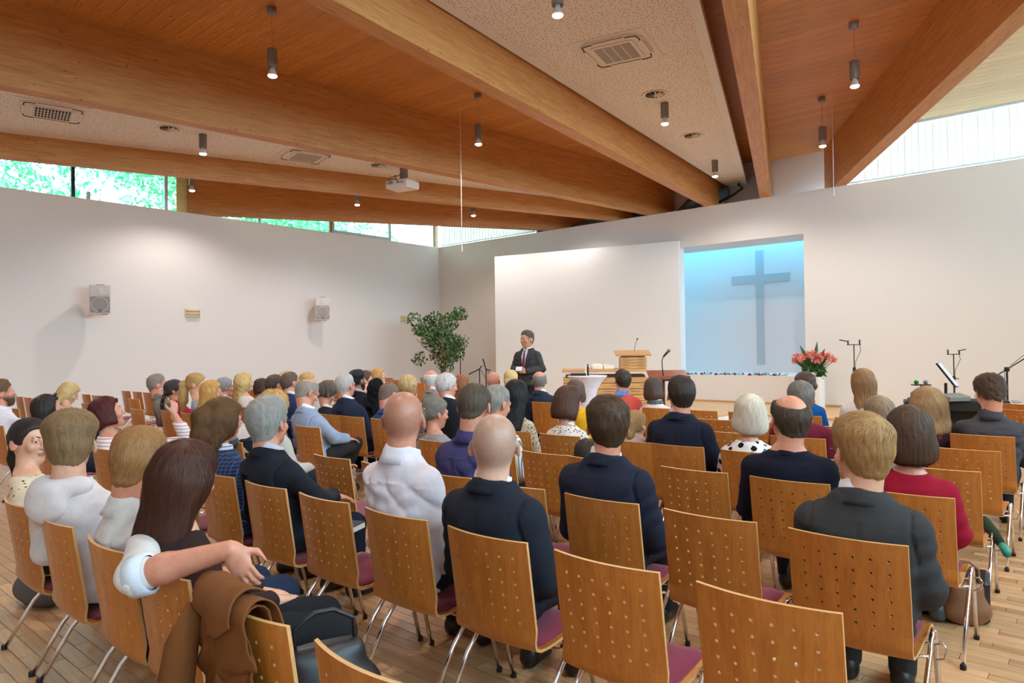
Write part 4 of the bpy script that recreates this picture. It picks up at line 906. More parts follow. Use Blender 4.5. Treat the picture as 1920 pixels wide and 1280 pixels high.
def person(spec):
    """spec keys: loc, rz, ztop (height of head top), hs (head scale), w (build), sit, head=(yaw,pitch,roll), hx (head x offset), lean, tier, skin, hair, top, legs, arms ..."""
    S = spec.get; tier = S('tier', 1); sit = S('sit', True); hs = S('hs', 1.0)*(1.07 if S('fem', False) else 1.11); w = S('w', 1.0); zt = spec['ztop']; fem = S('fem', False); zs = .405 if sit else 0
    root = empty('person', spec['loc'], S('rz', 0), spec['label'], 'person', S('group'))
    yaw, pit, rol = [math.radians(a) for a in S('head', (0, 0, 0))]; R = rotm(yaw, pit, rol); lx = S('hx', 0.0); ly = S('lean', 0.0)
    ws = math.sqrt(w)
    zS = zt-.342*min(1, S('hs', 1.0))+S('sh', 0); zh = .41 if sit else S('hipz', .86); y0 = -.045 if sit else 0.
    ysp = lambda z: y0-(.055*min(1, max(0, (z-zh)/(zS-zh))) if sit else 0)-.012*math.sin(min(1, max(0, (z-zh)/(zS-zh)))*PI)+ly*max(0, (z-zh)/(zS-zh))**1.3
    xsp = lambda z: lx*.75*max(0, (z-zh)/(zS-zh))**1.5
    hipw = (.165 if fem else .16)*ws; 
    tab = []
    for z, a, b in ((zh-.0, hipw*.93, .118), (zh+.07, hipw*1.03, .132), (zh+.36*(zS-zh), (.132 if fem else .146)*w, .112*w), (zh+.6*(zS-zh), (.15 if fem else .162)*w, .116*w), (zh+.8*(zS-zh), (.158 if fem else .176)*w, .112*w), (zS-.07, (.152 if fem else .18)*w, .106*w), (zS-.035, (.138 if fem else .162)*w, .094*w), (zS-.005, (.112 if fem else .132)*w, .083), (zS+.022, (.086 if fem else .104)*ws, .074), (zS+.047, (.064 if fem else .082)*ws, .068), (zS+.075, (.052 if fem else .066)*ws, .06)):
        tab.append((z, a, b, xsp(z), ysp(z)))
    nb = np.array([xsp(zS+.03), ysp(zS+.03), zS+.03]); hc = np.array([nb[0]+lx*.25, nb[1]+.034+S('hy', 0)+.045*math.sin(pit), zt-.123*hs])
    if pit > .2: hc[2] = zt-(.123-.02*min(1, pit))*hs
    sj = {}; sw_ = (.142 if fem else .163)*w
    for sd in (1, -1): sj[sd] = np.array([xsp(zS)+sd*sw_, ysp(zS)+.004, zS-.066])
    arms = {}
    for sd in (1, -1):
        A = (S('arms') or {}).get(sd)
        if A is not None and not isinstance(A, str): arms[sd] = (np.array(A[0], float), np.array(A[1], float), A[2] if len(A) > 2 else 'flat', A[3] if len(A) > 3 else (0, 0, -1), A[4] if len(A) > 4 else None); continue
        ux = sj[sd]
        if sit: e = ux+np.array([sd*.05, .06, -(zS-.05-.60)]); e[2] = max(e[2], .575); wr = np.array([sd*.075+lx*.2, .2, .565])
        else: e = ux+np.array([sd*.04, -.02, -.27]); wr = e+np.array([-sd*.03, .14, -.16])
        if A == 'cross': wr = np.array([-sd*.08+lx*.4, .12, .70]); e = ux+np.array([sd*.07, .07, -.24])
        arms[sd] = (e, wr, 'flat', (0, 0, -1), None)
    legs = {}
    for sd in (1, -1):
        Lg = (S('legpose') or {}).get(sd)
        hp = np.array([sd*.085*ws, y0+.02, zh+.085 if sit else zh])
        if Lg: kn, an = np.array(Lg[0], float), np.array(Lg[1], float)
        elif sit: kn = np.array([sd*(.1+.03*random.random()), .375, .455]); an = np.array([sd*.11, .36+.06*random.random(), .085])
        else: kn = np.array([sd*.1, .03, .47]); an = np.array([sd*.105, -.01, .085])
        legs[sd] = (hp, kn, an)
    fr_, cr_ = {0: (.0062, .014), 1: (.0075, .018), 2: (.0105, .024)}[tier]
    ca, sna = math.cos(S('rz', 0)), math.sin(S('rz', 0))
    def lean_on(V, eps):
        if not sit: return V
        x = ca*V[:, 0]-sna*V[:, 1]+S('seatdx', 0); y = sna*V[:, 0]+ca*V[:, 1]; z = V[:, 2]; zz = np.clip(z, .36, .9)
        yb = np.interp(zz, [p[1] for p in PROF[:10]][::-1], [p[0] for p in PROF[:10]][::-1])+.034*(x/.217)**2+.0075+eps; m = (np.abs(x) < .25) & (z < .83) & (z > .3) & (y < yb) & (y > -.45)
        y = np.where(m, yb+.12*(y-yb)*0, y); x = x-S('seatdx', 0); V = V.copy(); V[:, 0] = ca*x+sna*y; V[:, 1] = -sna*x+ca*y; return V
    # ---- body
    ex = max(abs(v[0])+.1 for a in arms.values() for v in a[:2])
    ex = max([ex]+[abs(v[0])+.1 for l in legs.values() for v in l])
    axx = axes_for(-max(.34, ex), max(.34, ex), (hc[0]-.1*hs, hc[0]+.1*hs), fr_, cr_)
    ymax = max([.62 if sit else .3]+[v[1]+.1 for a in arms.values() for v in a[:2]]); ymin = min([-.32]+[v[1]-.12 for a in arms.values() for v in a[:2]])
    axy = axes_for(ymin, ymax, (hc[1]-.125*hs, hc[1]+.135*hs), fr_, cr_); axz = axes_for(-.02, zt+.04, (hc[2]-.16*hs, zt+.02), fr_, cr_)
    f = Field(axx, axy, axz); f.prof(tab, 0, 2.2, .03)
    f.rc(nb+np.array([0, -.006, -.03]), hc+R@np.array([0, -.036, -.05])*hs, .066*(.78 if fem else 1.0)*hs, .059*(.8 if fem else 1.02)*hs, .018); nr = (.0665 if not fem else .0525)*hs
    head_prims(f, hc, R, hs, {'jaw': .93 if fem else 1.06})
    for sd in (1, -1):
        e, wr = arms[sd][:2]; ar_ = S('armr', 1.0)*ws; f.rc(sj[sd], e, .047*ar_, .041*ar_, .03); f.rc(e, e+(wr-e)*.3, .041*ar_, .043*ar_, .02); f.rc(e+(wr-e)*.3, wr, .043*ar_, .0275*ar_, .02)
        hp, kn, an = legs[sd]; f.rc(hp, kn, .082*ws, .055*ws, .03); f.rc(kn, an, .053*ws, .036, .02); f.rc(an+np.array([0, -.02, -.045]), an+np.array([sd*.01, .12, -.055]), .03, .026, .02)
    V, Q = f.nets()
    if not S('noclamp'): V = lean_on(V, .006)
    for sd in (1, -1):
        e, wr, kind, palm, fd = arms[sd]; hV, hQ = place_hand(kind, tier == 0, wr+(wr-e)/np.linalg.norm(wr-e)*(.02 if kind != 'wrap' else .004), e, sd > 0, (.86 if fem else .96)*S('hs', 1.0), palm, fd); Q = np.concatenate([Q, hQ+len(V)]); V = np.concatenate([V, hV])
    q = (V-hc)@R/hs; zl = np.interp(q[:, 1], HL_Y, HLINES['short']); inh = (np.abs(q[:, 0]) < .1) & (q[:, 2] > -.135) & (np.linalg.norm(q, axis=1) < .19)
    stub = np.zeros(len(V))
    if S('shaved'): stub = np.maximum(stub, S('shaved')*ss(-.01, .03, q[:, 2]-zl)*inh*ss(.02, .085, np.sqrt(q[:, 0]**2+(q[:, 1]-.02)**2)+.8*np.maximum(.09-q[:, 2], 0)))
    if S('beard'): stub = np.maximum(stub, S('beard')*inh*ss(.03, -.005, q[:, 2]+.028+.5*np.maximum(q[:, 1]-.09, 0))*ss(-.012, .012, q[:, 1]+(q[:, 2]+.03)*.2)*(q[:, 2] > -.14)*(1-ss(.006, .0, np.abs(q[:, 2]+.06)-.008)*ss(.07, .08, q[:, 1])*(np.abs(q[:, 0]) < .024)))
    lip = inh*ss(.012, .007, np.abs(q[:, 2]+.0595))*ss(.026, .018, np.abs(q[:, 0]))*ss(.082, .09, q[:, 1])*(.75 if fem else .4)
    flush = inh*(.35*ss(.022, .012, np.hypot(q[:, 1]+.008, (q[:, 2]+.002)*.7))*ss(.068, .076, np.abs(q[:, 0])) + .28*ss(.03, .01, np.hypot(np.abs(q[:, 0])-.04, q[:, 2]+.02))*ss(.05, .07, q[:, 1]))
    sk = SKIN[S('skin', 'fair')]
    mk('body', V, Q, sk, root, True, {'stub': stub, 'lip': lip, 'flush': flush})
    # ---- hair
    h = S('hair')
    if h:
        hres = {0: .0055, 1: .007, 2: .009}[tier]; hf = hair_field(h, hres); hV, hQ = hf.nets(); r0 = np.random.default_rng(h.get('seed', 1)); at_ = .3+.25*r0.random(len(hV))
        if h['style'] == 'hijab': mk('headscarf', hc+(hV*hs)@R.T, hQ, cloth(h['c']), root, True)
        else:
            keep = hV[(cran(hV[:, 0], hV[:, 1], hV[:, 2]) > -.004)]
            if h['style'] in ('pony', 'bun', 'braid'): keep = keep[(keep[:, 2]-np.interp(keep[:, 1], HL_Y, HLINES['full'])-h.get('dz', 0) > .02) | (keep[:, 1] < -.06)]
            if h['style'] == 'short': keep = keep[keep[:, 2]-np.interp(keep[:, 1], HL_Y, HLINES[h.get('line', 'short')])-h.get('dz', 0) > .022]
            if len(keep) > 50:
                nst = {0: 4200, 1: 1300, 2: 420}[tier]; nst = int(nst*h.get('n', 1)); lng = h['style'] in ('long', 'bob', 'pony', 'halfup', 'bun', 'braid')
                sV, sQ, sa = strands(hf, keep, nst, h.get('seed', 1)+9, h, {0: .0019, 1: .0033, 2: .0055}[tier], (.016 if lng else .0065)*h.get('sl', 1), 5)
                hQ = np.concatenate([hQ, sQ+len(hV)]); hV = np.concatenate([hV, sV]); at_ = np.concatenate([at_, sa])
            mk('hair', hc+(hV*hs)@R.T, hQ, hair_mat(h['c']), root, True, {'rnd': at_})
            if h.get('tie'):
                a = np.array(h.get('at', (0, -.11, .03)))+np.array([0, -.006, -.004]); frame_obj(MB().tube([(a[0]+.021*math.cos(k*PI/6), a[1]-.004*0, a[2]+.021*math.sin(k*PI/6)) for k in range(12)], .008, 6, closed=True).obj('hair_tie', plain('tie_%d_%d_%d' % h['tie'], srgb(*h['tie']), .6), root, True), hc, R, hs)
    if S('eyes'):
        for sd in (-1, 1): frame_obj(inst(ME_eye, 'eye', root), hc+R@np.array([sd*.031, .0822, .0112])*hs, R@np.array(Rz(S('gaze', 0))), hs*1.0)
        bm_ = hair_mat(S('brow', h['c'] if h else (70, 52, 40)))
        for sd in (-1, 1): frame_obj(MB().tube([(sd*.013, .094, .031), (sd*.03, .0925, .0375), (sd*.046, .08, .033)], [.0035, .0032, .0012], 6).obj('eyebrow', bm_, root, True), hc, R, hs)
    if S('beardvol'):
        bf = Field(*[np.arange(a, b, .007) for a, b in ((-.09, .09), (-.05, .13), (-.17, .02))]); X, Y, Z = bf.xs[:, None, None], bf.ys[None, :, None], bf.zs[None, None, :]; C = cran(X, Y, Z)
        C = smin(C, ell_sdf(X, Y, Z, (0, .066, -.094), (.026, .02, .018)), .03); msk = ss(-.02, -.045, Z)*ss(-.03, .0, Y+.3*(Z+.04)); bf.F = (C-(S('beardvol')*msk-.012*(1-msk))+.003*wave((X+0*C, Y+0*C, Z+0*C), 4, 200)).astype(np.float32)
        bV, bQ = bf.nets(); mk('beard', hc+(bV*hs)@R.T, bQ, hair_mat(S('beardc', h['c'])), root, True, {'rnd': .5*np.random.default_rng(3).random(len(bV))})
    if S('glasses'): glasses(root, hc, R, hs, {1: M_glassr, 2: M_glassb, 3: M_glassp}[S('glasses')])
    # ---- clothes
    T = spec['top']; tc = cloth(T['c'], T.get('pat'), T.get('c2')); ty = T['type']; inf = {'jacket': .02, 'shirt': .0125, 'sweater': .015, 'blouse': .014, 'hoodie': .022}[ty]; cr2 = {0: .009, 1: .015, 2: .021}[tier]
    inf += {0: 0, 1: .001, 2: .003}[tier]
    hem = zh-.005 if sit else zh-.06
    if ty == 'jacket' and not sit: hem = zh-.12
    xs_ = [abs(a[0][0]) for a in arms.values()]+[abs(a[1][0]) for a in arms.values()]+[abs(v[0]) for v in sj.values()]
    ys_ = [a[i][1] for a in arms.values() for i in (0, 1)]
    g = Field(np.arange(-max(xs_)-.13, max(xs_)+.13, cr2), np.arange(min([-.3]+[y-.12 for y in ys_]), max([.12]+[y+.12 for y in ys_]), cr2), np.arange(hem-.05, zS+.16, cr2))
    tb = [list(r_) for r_ in tab]; 
    for r_ in tb:
        if ty == 'jacket': r_[1] += .006; 
    if not sit: tb = [[hem, hipw*1.02, .125, 0, ysp(zh)]]+tb
    g.prof(tb[:-2] if ty in ('blouse', 'sweater') else tb[:-1], inf, 2.45 if ty == 'jacket' else 2.25, .03)
    slv = T.get('sleeve', 1.0)
    for sd in (1, -1):
        e, wr = arms[sd][:2]; pad_ = .006 if ty == 'jacket' else 0.
        ee = e if slv > 0 else sj[sd]+(e-sj[sd])*-slv
        g.rc(sj[sd]+np.array([sd*.004, 0, pad_]), ee, .046*ws+inf*.75, .046*ws+inf*.9, .05)
        if slv > 0: g.rc(e, e+(wr-e)*(slv if slv < 1 else .97), .046*ws+inf*.9, .034*ws+inf*.8, .02)
    if T.get('off'): pass
    nk = T.get('neck', .0); nkv = nb+np.array([0, .004, 0])
    def neckcut(X, Y, Z): return (np.sqrt(((X-nkv[0])/1.0)**2+((Y-nkv[1]-.008)/1.05)**2)-(nr+.003+nk))+np.maximum(nkv[2]-.035-(Y-nkv[1])*.35-nk*.35-Z, 0)*1.2
    g.put(neckcut, (-.3, -.4, zS-.08), (.3, .3, zS+.2), .012, 'sub')
    X, Y, Z = g.xs[:, None, None], g.ys[None, :, None], g.zs[None, None, :]; P = (X+0*Y+0*Z, Y+0*X+0*Z, Z+0*X+0*Y); sd_ = S('seed', 3); wa = T.get('wr', 1.0)
    wr_ = (.0055 if tier == 0 else .004)*wa*wave((P[0], P[1], P[2]*1.6), sd_, 24, 5)
    if tier == 0:   # drag folds fanning from the arm pits and across the lower back
        fold = np.sin((P[2]-.55*np.abs(P[0]))*75+3*np.sin(P[0]*9+sd_))*ss(zS-.04, zS-.15, P[2])*(.4+.6*ss(.03, .14, np.abs(P[0])))
        wr_ = wr_+.0035*wa*fold*ss(-.6, .6, wave(P, sd_+3, 11, 3))
        if ty == 'shirt': wr_ = wr_+.011*(np.abs(np.sin(P[0]*24+1.8*np.sin(P[2]*10+sd_)+P[2]*7*np.sign(P[0])))**.6-.6)*ss(zS-.02, zS-.1, P[2])*(P[1] < y0)
        if ty == 'jacket': wr_ = wr_+.002*ss(.004, .0, np.abs(P[0]-xsp(zS)*.5))*(P[1] < ysp(zS))-.007*ss(.012, .0, np.abs(np.abs(P[0]-xsp(zS))-sw_*1.02-.02*ss(zS-.05, zS-.2, P[2])))*ss(zS-.24, zS-.15, P[2])-.006*ss(.009, 0, np.abs(P[0]-xsp(zS)*.5))*(P[1] < ysp(zS))*ss(zS+.0, zS-.06, P[2])
        if ty == 'shirt': wr_ = wr_+.0035*ss(.006, .001, np.abs(P[2]-(zS-.085)-.012*np.cos(P[0]*14)))*(P[1] < y0-.05)
    g.F = g.F-wr_.astype(np.float32)
    g.put(lambda X, Y, Z: Z-hem+0*X+0*Y, (-9, -9, -9), (9, 9, hem+.05), .01, 'sub')
    gV, gQ = g.nets(); gV = gV if S('noclamp') else lean_on(gV, .001); nm = {'jacket': 'jacket', 'shirt': 'shirt', 'sweater': 'sweater', 'blouse': 'blouse', 'hoodie': 'hoodie'}[ty]; go = mk(nm, gV, gQ, tc, root, True)
    cz = nb+np.array([0, .002, .004]); til = .28; cs_ = hs*(.9 if fem else 1.03)
    if ty == 'jacket':
        ring_collar('jacket_collar', tc, root, cz+np.array([0, -.004, -.014]), nr+.008, nr+.008, .044, til, .9, .006, .0065, back=.0, ext=.02)
        ring_collar('shirt_collar', cloth(T.get('shirt', (236, 234, 238))), root, cz, nr+.003, nr+.003, .052, til, .5, .003, .002, back=.3)
    elif ty == 'shirt': ring_collar('shirt_collar', tc, root, cz+np.array([0, 0, -.008]), nr+.006, nr+.006, .05, til, .6, .006, .008, back=.18)
    elif T.get('under'): ring_collar('shirt_collar', cloth(T['under'], T.get('upat'), T.get('uc2')), root, cz+np.array([0, -.002, -.006]), nr+.003, nr+.003, .048, til, .5, .006, .007, back=.2)
    elif ty == 'sweater': ring_collar('neckband', tc, root, cz+np.array([0, -.002, -.032]), nr+.005+nk, nr+.005+nk, .02, til, 0, .007, .002, ext=.012)
    elif ty == 'hoodie':
        hd = Field(np.arange(-.2, .2, cr2), np.arange(-.34, .1, cr2), np.arange(zS-.22, zS+.14, cr2)); c0 = np.array([nb[0], nb[1], zS+.02])
        for k in range(9):
            a = PI+.2+(PI-.4)*k/8; hd.el(c0+np.array([.108*math.cos(a), .1*math.sin(a)-.012, .002+.012*math.cos(a)**2]), (.046, .046, .042), .03)
        hd.el(c0+np.array([0, -.128, -.065]), (.115, .048, .085), .04); X, Y, Z = hd.xs[:, None, None], hd.ys[None, :, None], hd.zs[None, None, :]; hd.F = hd.F+(.004*wave((X+0*Y+0*Z, Y+0*X+0*Z, Z+0*X+0*Y), 8, 45)).astype(np.float32)
        hd.el(c0+np.array([0, .01, .03]), (.066, .07, .07), .01, None, 'sub'); hV, hQ = hd.nets(); mk('hood', hV, hQ, tc, root, True)
    elif ty == 'blouse' and T.get('stand'): ring_collar('neckband', tc, root, cz+np.array([0, 0, -.01]), nr+.002, nr+.003, .045, til, 0, .006, .006)
    if 0 < slv < .99 and ty == 'shirt' and T.get('roll'):
        for sd in (1, -1):
            e, wr = arms[sd][:2]; d = (wr-e)/np.linalg.norm(wr-e); ce = e+(wr-e)*slv
            MB().tube([tuple(ce-d*.05), tuple(ce-d*.045), tuple(ce+d*.01), tuple(ce+d*.012)], [.056*ws, .067*ws, .066*ws, .055*ws], 16, caps=False).obj('rolled_cuff', cloth((214, 222, 234)), root, True)
    elif slv >= .99 and ty == 'jacket' and tier == 0:
        for sd in (1, -1):
            e, wr = arms[sd][:2]; d = (wr-e)/np.linalg.norm(wr-e); MB().tube([tuple(wr-d*.03), tuple(wr+d*.012)], [.033, .031], 12).obj('shirt_cuff', cloth(T.get('shirt', (236, 234, 238))), root, True)
    # ---- trousers and shoes
    lc = cloth(S('legs', (34, 36, 44))); tr_ = Field(np.arange(-.27, .27, cr2*1.15), np.arange(-.3, .56 if sit else .3, cr2*1.15), np.arange(.04, (.62 if sit else zh+.12), cr2*1.15)); ti = .012+.002*tier
    ytop = max([.5]+[l[1][1]+.12 for l in legs.values()]) if sit else .3
    lxm = max([.22]+[abs(v[0]) for l in legs.values() for v in l])+.11; tr_ = Field(np.arange(-lxm, lxm, cr2*1.15), np.arange(-.3, ytop, cr2*1.15), np.arange(.03, (.62 if sit else zh+.12), cr2*1.15))
    tr_.prof([(zh-.0, hipw*.95, .122, 0, y0), (zh+.08, hipw*1.0, .13, 0, y0), (zh+.14, hipw*.93, .12, 0, y0)], ti-.004, 2.3, .03)
    for sd in (1, -1):
        hp, kn, an = legs[sd]; tr_.rc(hp, kn, .084*ws+ti, .06*ws+ti, .03); tr_.rc(kn, an+np.array([0, 0, .0]), .059*ws+ti, .05+ti*.5, .02)
    tr_.put(lambda X, Y, Z: Z-.07+0*X+0*Y, (-9, -9, -9), (9, 9, .14), .008, 'sub')
    X, Y, Z = tr_.xs[:, None, None], tr_.ys[None, :, None], tr_.zs[None, None, :]
    tr_.F = tr_.F-(.003*wave((X+0*Y+0*Z, Y*1.5+0*X+0*Z, Z+0*X+0*Y), sd_+7, 40)).astype(np.float32)
    tV, tQ = tr_.nets(); tV = lean_on(tV, .004); mk('trousers', tV, tQ, lc, root, True)
    sm = plain('shoe_%d_%d_%d' % S('shoes', (30, 28, 28)), srgb(*S('shoes', (30, 28, 28))), .4)
    if tier < 2:
        for sd in (1, -1):
            an = legs[sd][2]; sf = Field(*[np.arange(a, b, .012) for a, b in ((an[0]-.07, an[0]+.08), (an[1]-.1, an[1]+.24), (-.03, an[2]+.06))])
            sf.rc((an[0], an[1]-.03, .045), (an[0]+sd*.012, an[1]+.14, .036), .046, .042, .02); sf.rc((an[0], an[1]-.02, .07), (an[0], an[1]+.0, .11), .047, .043, .02); sf.put(lambda X, Y, Z: Z-.002+0*X+0*Y, (-9, -9, -9), (9, 9, .06), .004, 'sub'); V_, Q_ = sf.nets(); so = mk('shoe', V_, Q_, sm, root, True)
    if S('extra'): S('extra')(root, hc, R, hs, nb, arms)
    return root
# ================================================================= THE CONGREGATION
SPK = np.array([-7.6, 9.2])
def H(style, c, **k): return dict(style=style, c=c, **k)
GR, DK, BLD, BRN = (150, 146, 142), (44, 36, 32), (196, 158, 102), (96, 68, 46)
DESC = []
def P(px_, py_, row, c, label, hair=None, top=None, chairlab=None, **k):
    """seat a person: head top at picture point (px_, py_) in the plane of its row; the chair goes under it"""
    sx_, sy_ = seat_xy(row, c); hair_t = {'short': .014, 'bob': .02, 'long': .018, 'puff': .03, 'pony': .014, 'bun': .016, 'braid': .014, 'halfup': .018, 'hijab': .02}.get(hair['style'], 0) if hair else 0
    if hair and hair['style'] == 'short': hair_t = hair.get('top', .02)*(.3 if hair.get('bald') else .85)
    hd = list(k.pop('head', (None, 0, 0))); ang0 = math.degrees(math.atan2(-(SPK[0]-sx_), SPK[1]-sy_)); rz = k.pop('rz', None); rz = max(-9, min(9, ang0*.18)) if rz is None else rz; a = math.radians(rz)
    if hd[0] is None: hd[0] = max(-38, min(38, (ang0-rz)*.75))+random.uniform(-5, 5)
    hcy = -.066+k.get('lean', 0)+.045*math.sin(math.radians(hd[1])); Y = sy_+hcy; lx = sx_
    for it_ in range(30):   # put the head centre on the sight line through its picture point
        p = at_y(px_, py_, Y); w0 = p[0]+math.sin(a)*hcy; lx = sx_+max(-.09, min(.09, w0-sx_)); off = (w0-lx)/math.cos(a); Y = Y*.6+.4*(sy_+math.sin(a)*off+math.cos(a)*hcy)
    zt = p[2]-hair_t; k['hx'] = off; k['seatdx'] = lx-sx_
    d_ = np.array([lx, sy_, 0])-CAMP; sc_ = FPX/(d_@FF); tier = k.pop('tier', 0 if sc_ > 285 else 1 if sc_ > 175 else 2); ar = k.pop('armsW', None)
    if ar:
        k['arms'] = k.get('arms') or {}
        for sd, v in ar.items():
            cv = lambda q: np.array([math.cos(a)*(q[0]-lx)+math.sin(a)*(q[1]-sy_), -math.sin(a)*(q[0]-lx)+math.cos(a)*(q[1]-sy_), q[2]]); rv = lambda q: np.array([math.cos(a)*q[0]+math.sin(a)*q[1], -math.sin(a)*q[0]+math.cos(a)*q[1], q[2]])
            k['arms'][sd] = (cv(v[0]), cv(v[1]), v[2] if len(v) > 2 else 'flat', rv(v[3]) if len(v) > 3 else (0, 0, -1), rv(v[4]) if len(v) > 4 else None)
    if hair and 'seed' not in hair: hair['seed'] = int(px_)
    per = person(dict(loc=(lx, sy_, 0), rz=a, ztop=zt, head=hd, tier=tier, hair=hair, top=top, label=label, seed=int(px_) % 97, group=None, **k))
    if chairlab: chair(sx_, sy_, 0, chairlab, 'perforated beech chairs', tier == 2)
    return per
J = lambda c, **k: dict(type='jacket', c=c, **k)
SH = lambda c, **k: dict(type='shirt', c=c, **k)
SW = lambda c, **k: dict(type='sweater', c=c, **k)
BLO = lambda c, **k: dict(type='blouse', c=c, **k)
C_ = 'perforated beech chair '
NAVY = (30, 34, 48)
def brow_white(root, hc, R, hs, nb, arms): pass
def sunglasses(root, hc, R, hs, nb, arms):
    mb = MB()
    for sd in (-1, 1): mb.ell((sd*.03, .07, .125), (.026, .012, .02), 10, 7, Rx(-.7)); mb.tube([(sd*.055, .065, .12), (sd*.082, .03, .08), (sd*.084, -.01, .03)], .003, 5)
    mb.tube([(-.008, .078, .128), (.008, .078, .128)], .003, 5); frame_obj(mb.obj('sunglasses', plain('dark_lens', srgb(40, 48, 70), .1), root, True), hc, R, hs)
def scarf(c, pat, c2, r=.075):
    def fn(root, hc, R, hs, nb, arms):
        mb = MB(); 
        for k in range(2): mb.tube([(nb[0]+(r+.004*k)*math.cos(a), nb[1]+.01+(r+.002)*math.sin(a), nb[2]-.012+.028*k-.014*math.sin(a)+.006*math.sin(a*3+k)) for a in [i*PI/10 for i in range(20)]], .024, 9, closed=True)
        mb.obj('scarf', cloth(c, pat, c2), root, True)
    return fn
def clip(c, at, size=(.06, .012, .014)):
    def fn(root, hc, R, hs, nb, arms): frame_obj(MB().bbox(at, size, .004).obj('hair_clip', plain('clip_%d_%d_%d' % c, srgb(*c), .35), root), hc, R, hs)
    return fn
# ---- row nearest the camera
P(60, 783, 0, 6.05, 'young woman with dark ponytail in cream floral blouse glancing over her shoulder', H('pony', (46, 36, 34), at=(0, -.112, .05), tail=.26, tw=.03, tie=(30, 26, 28), top=.01, side=.008, wild=.08, dz=-.0), BLO((228, 214, 184), pat='floral', c2=(58, 58, 74), neck=.045, sleeve=-.6), C_+'under the woman in the floral blouse', fem=True, w=.88, hs=1.0, skin='fair', head=(-64, 2, 0), rz=-6, eyes=1, gaze=-.45, brow=(50, 38, 34), tier=0, legs=(60, 62, 74))
P(136, 770, 0, 5.0, 'young man in white hoodie with tousled light brown hair', H('short', (142, 112, 78), top=.036, side=.009, quiff=.01, wild=.35, lift=.005, sl=1.6, n=1.3), dict(type='hoodie', c=(226, 220, 222)), C_+'under the young man in the white hoodie', w=1.02, head=(36, 6, 0), rz=26, skin='fair', tier=0, legs=(60, 62, 74), shaved=.25)
el_, wr_ = at_d(258, 1080, 2.23), at_d(432, 1030, 2.22)
P(263, 803, 0, 3.9, 'man with reddish blond hair in pale shirt, arm around the woman beside him', H('short', (158, 112, 68), top=.018, side=.008, dz=-.006, n=1.2, wild=.25), SH((222, 220, 220), sleeve=.1, roll=1, wr=1.6), C_+'under the man in the pale rolled-up shirt', w=1.06, head=(38, 14, 3), rz=-6, skin='pink', tier=0, noclamp=1, armr=1.08, legs=(38, 50, 74), armsW={1: (el_, wr_, 'wrap', (-.6, .7, -.25), (.42, .2, -.75))}, legpose={1: ((.22, .44, .475), (.26, .42, .085)), -1: ((-.02, .42, .47), (-.03, .4, .085))})
P(350, 826, 0, 3.05, 'woman with long dark brown hair in a brown top, seen from behind', H('long', (74, 40, 28), len=.33, back=.03, vol=1.02, wild=.16, n=1.5, sl=1.3, lift=.004), SW((52, 34, 34)), C_+'under the woman with long dark brown hair', fem=True, w=.98, head=(24, 10, 6), rz=-8, tier=0, legs=(32, 33, 37), legpose={1: ((.3, .36, .475), (.3, .34, .085)), -1: ((.1, .4, .475), (.1, .37, .085))})
# ---- second row
P(928, 776, 1, 2, 'bald man with trimmed beard in a navy jacket, nearest the middle', None, J((33, 37, 48)), C_+'under the bald man in the navy jacket', skin='pale', shaved=.5, beard=.75, w=1.08, hs=1.02)
P(758, 734, 1, 3, 'bald man in a white patterned shirt', None, SH((224, 218, 228), wr=1.7), C_+'under the bald man in the white shirt', skin='pink', shaved=.38, beard=.7, w=1.02, hs=1.0)
P(507, 744, 1, 5, 'grey-haired man with blue glasses in a dark navy jacket', H('short', (166, 161, 155), top=.03, side=.016, wild=.5, lift=.006, sl=1.3), J((28, 32, 42), shirt=(196, 196, 210)), C_+'under the grey-haired man in the dark navy jacket', skin='pink', glasses=2, w=1.05, armsW={1: (np.array([-3.36, 2.24, .70]), np.array([-3.62, 2.50, .66]), 'flat', (0, 0, -1), (.3, .9, -.2))}, legs=(34, 40, 56), eyes=1)
P(420, 747, 1, 6, 'woman with frizzy brown hair tied back, glasses and navy quilted jacket', H('halfup', (112, 76, 46), len=.2, vol=1.0, at=(0, -.1, .05), tail=.24, tw=.06, wild=.6, lift=.008, curl=.004, n=1.3, tie=(40, 26, 28)), SW((40, 52, 84), pat='quilt', c2=(104, 122, 160), under=(230, 230, 236), upat='stripe', uc2=(60, 70, 90)), C_+'under the woman with frizzy brown hair', fem=True, skin='pink', glasses=3, eyes=1, head=(-4, 6, 0), w=.98)
hw = at_d(240, 765, 4.85); hnd = np.array(hw)
P(204, 743, 1, 9.35, 'woman with dark red bobbed hair and striped white shirt, hand at her face', H('bob', (84, 30, 30), len=.1, vol=1.05, wild=.14, sl=1.2), BLO((234, 226, 224), pat='stripe', c2=(176, 70, 90), neck=.03), C_+'under the woman with dark red hair', fem=True, skin='pink', eyes=1, head=(-22, -14, 0), lean=.06, armsW={1: (np.array([-5.82, 2.62, .8]), np.array([-5.92, 2.55, 1.03]), 'grip', (-1, -.1, 0), (0, .1, 1))}, tier=0)
P(92, 739, 1, 12, 'woman with long black hair and sunglasses pushed up on her head', H('long', (48, 38, 36), len=.26, wild=.1), SW((60, 50, 60)), C_+'under the woman with sunglasses on her hair', fem=True, skin='pink', head=(-10, -8, 0), extra=sunglasses, eyes=1, tier=1)
P(6, 712, 1, 14.7, 'bearded man in a white shirt at the left picture edge', H('short', (120, 92, 66), top=.034, side=.008, wild=.5, lift=.006, sl=1.3), SH((228, 226, 236)), C_+'under the bearded man at the left edge', skin='pink', beard=.5, beardvol=.012, beardc=(96, 66, 46), eyes=1, head=(-8, -2, 0), w=1.05, tier=1, armsW={1: (np.array([-8.85, 2.4, .72]), np.array([-8.95, 2.62, .8]), 'grip', (0, 0, -1), (-.2, .9, .3))})
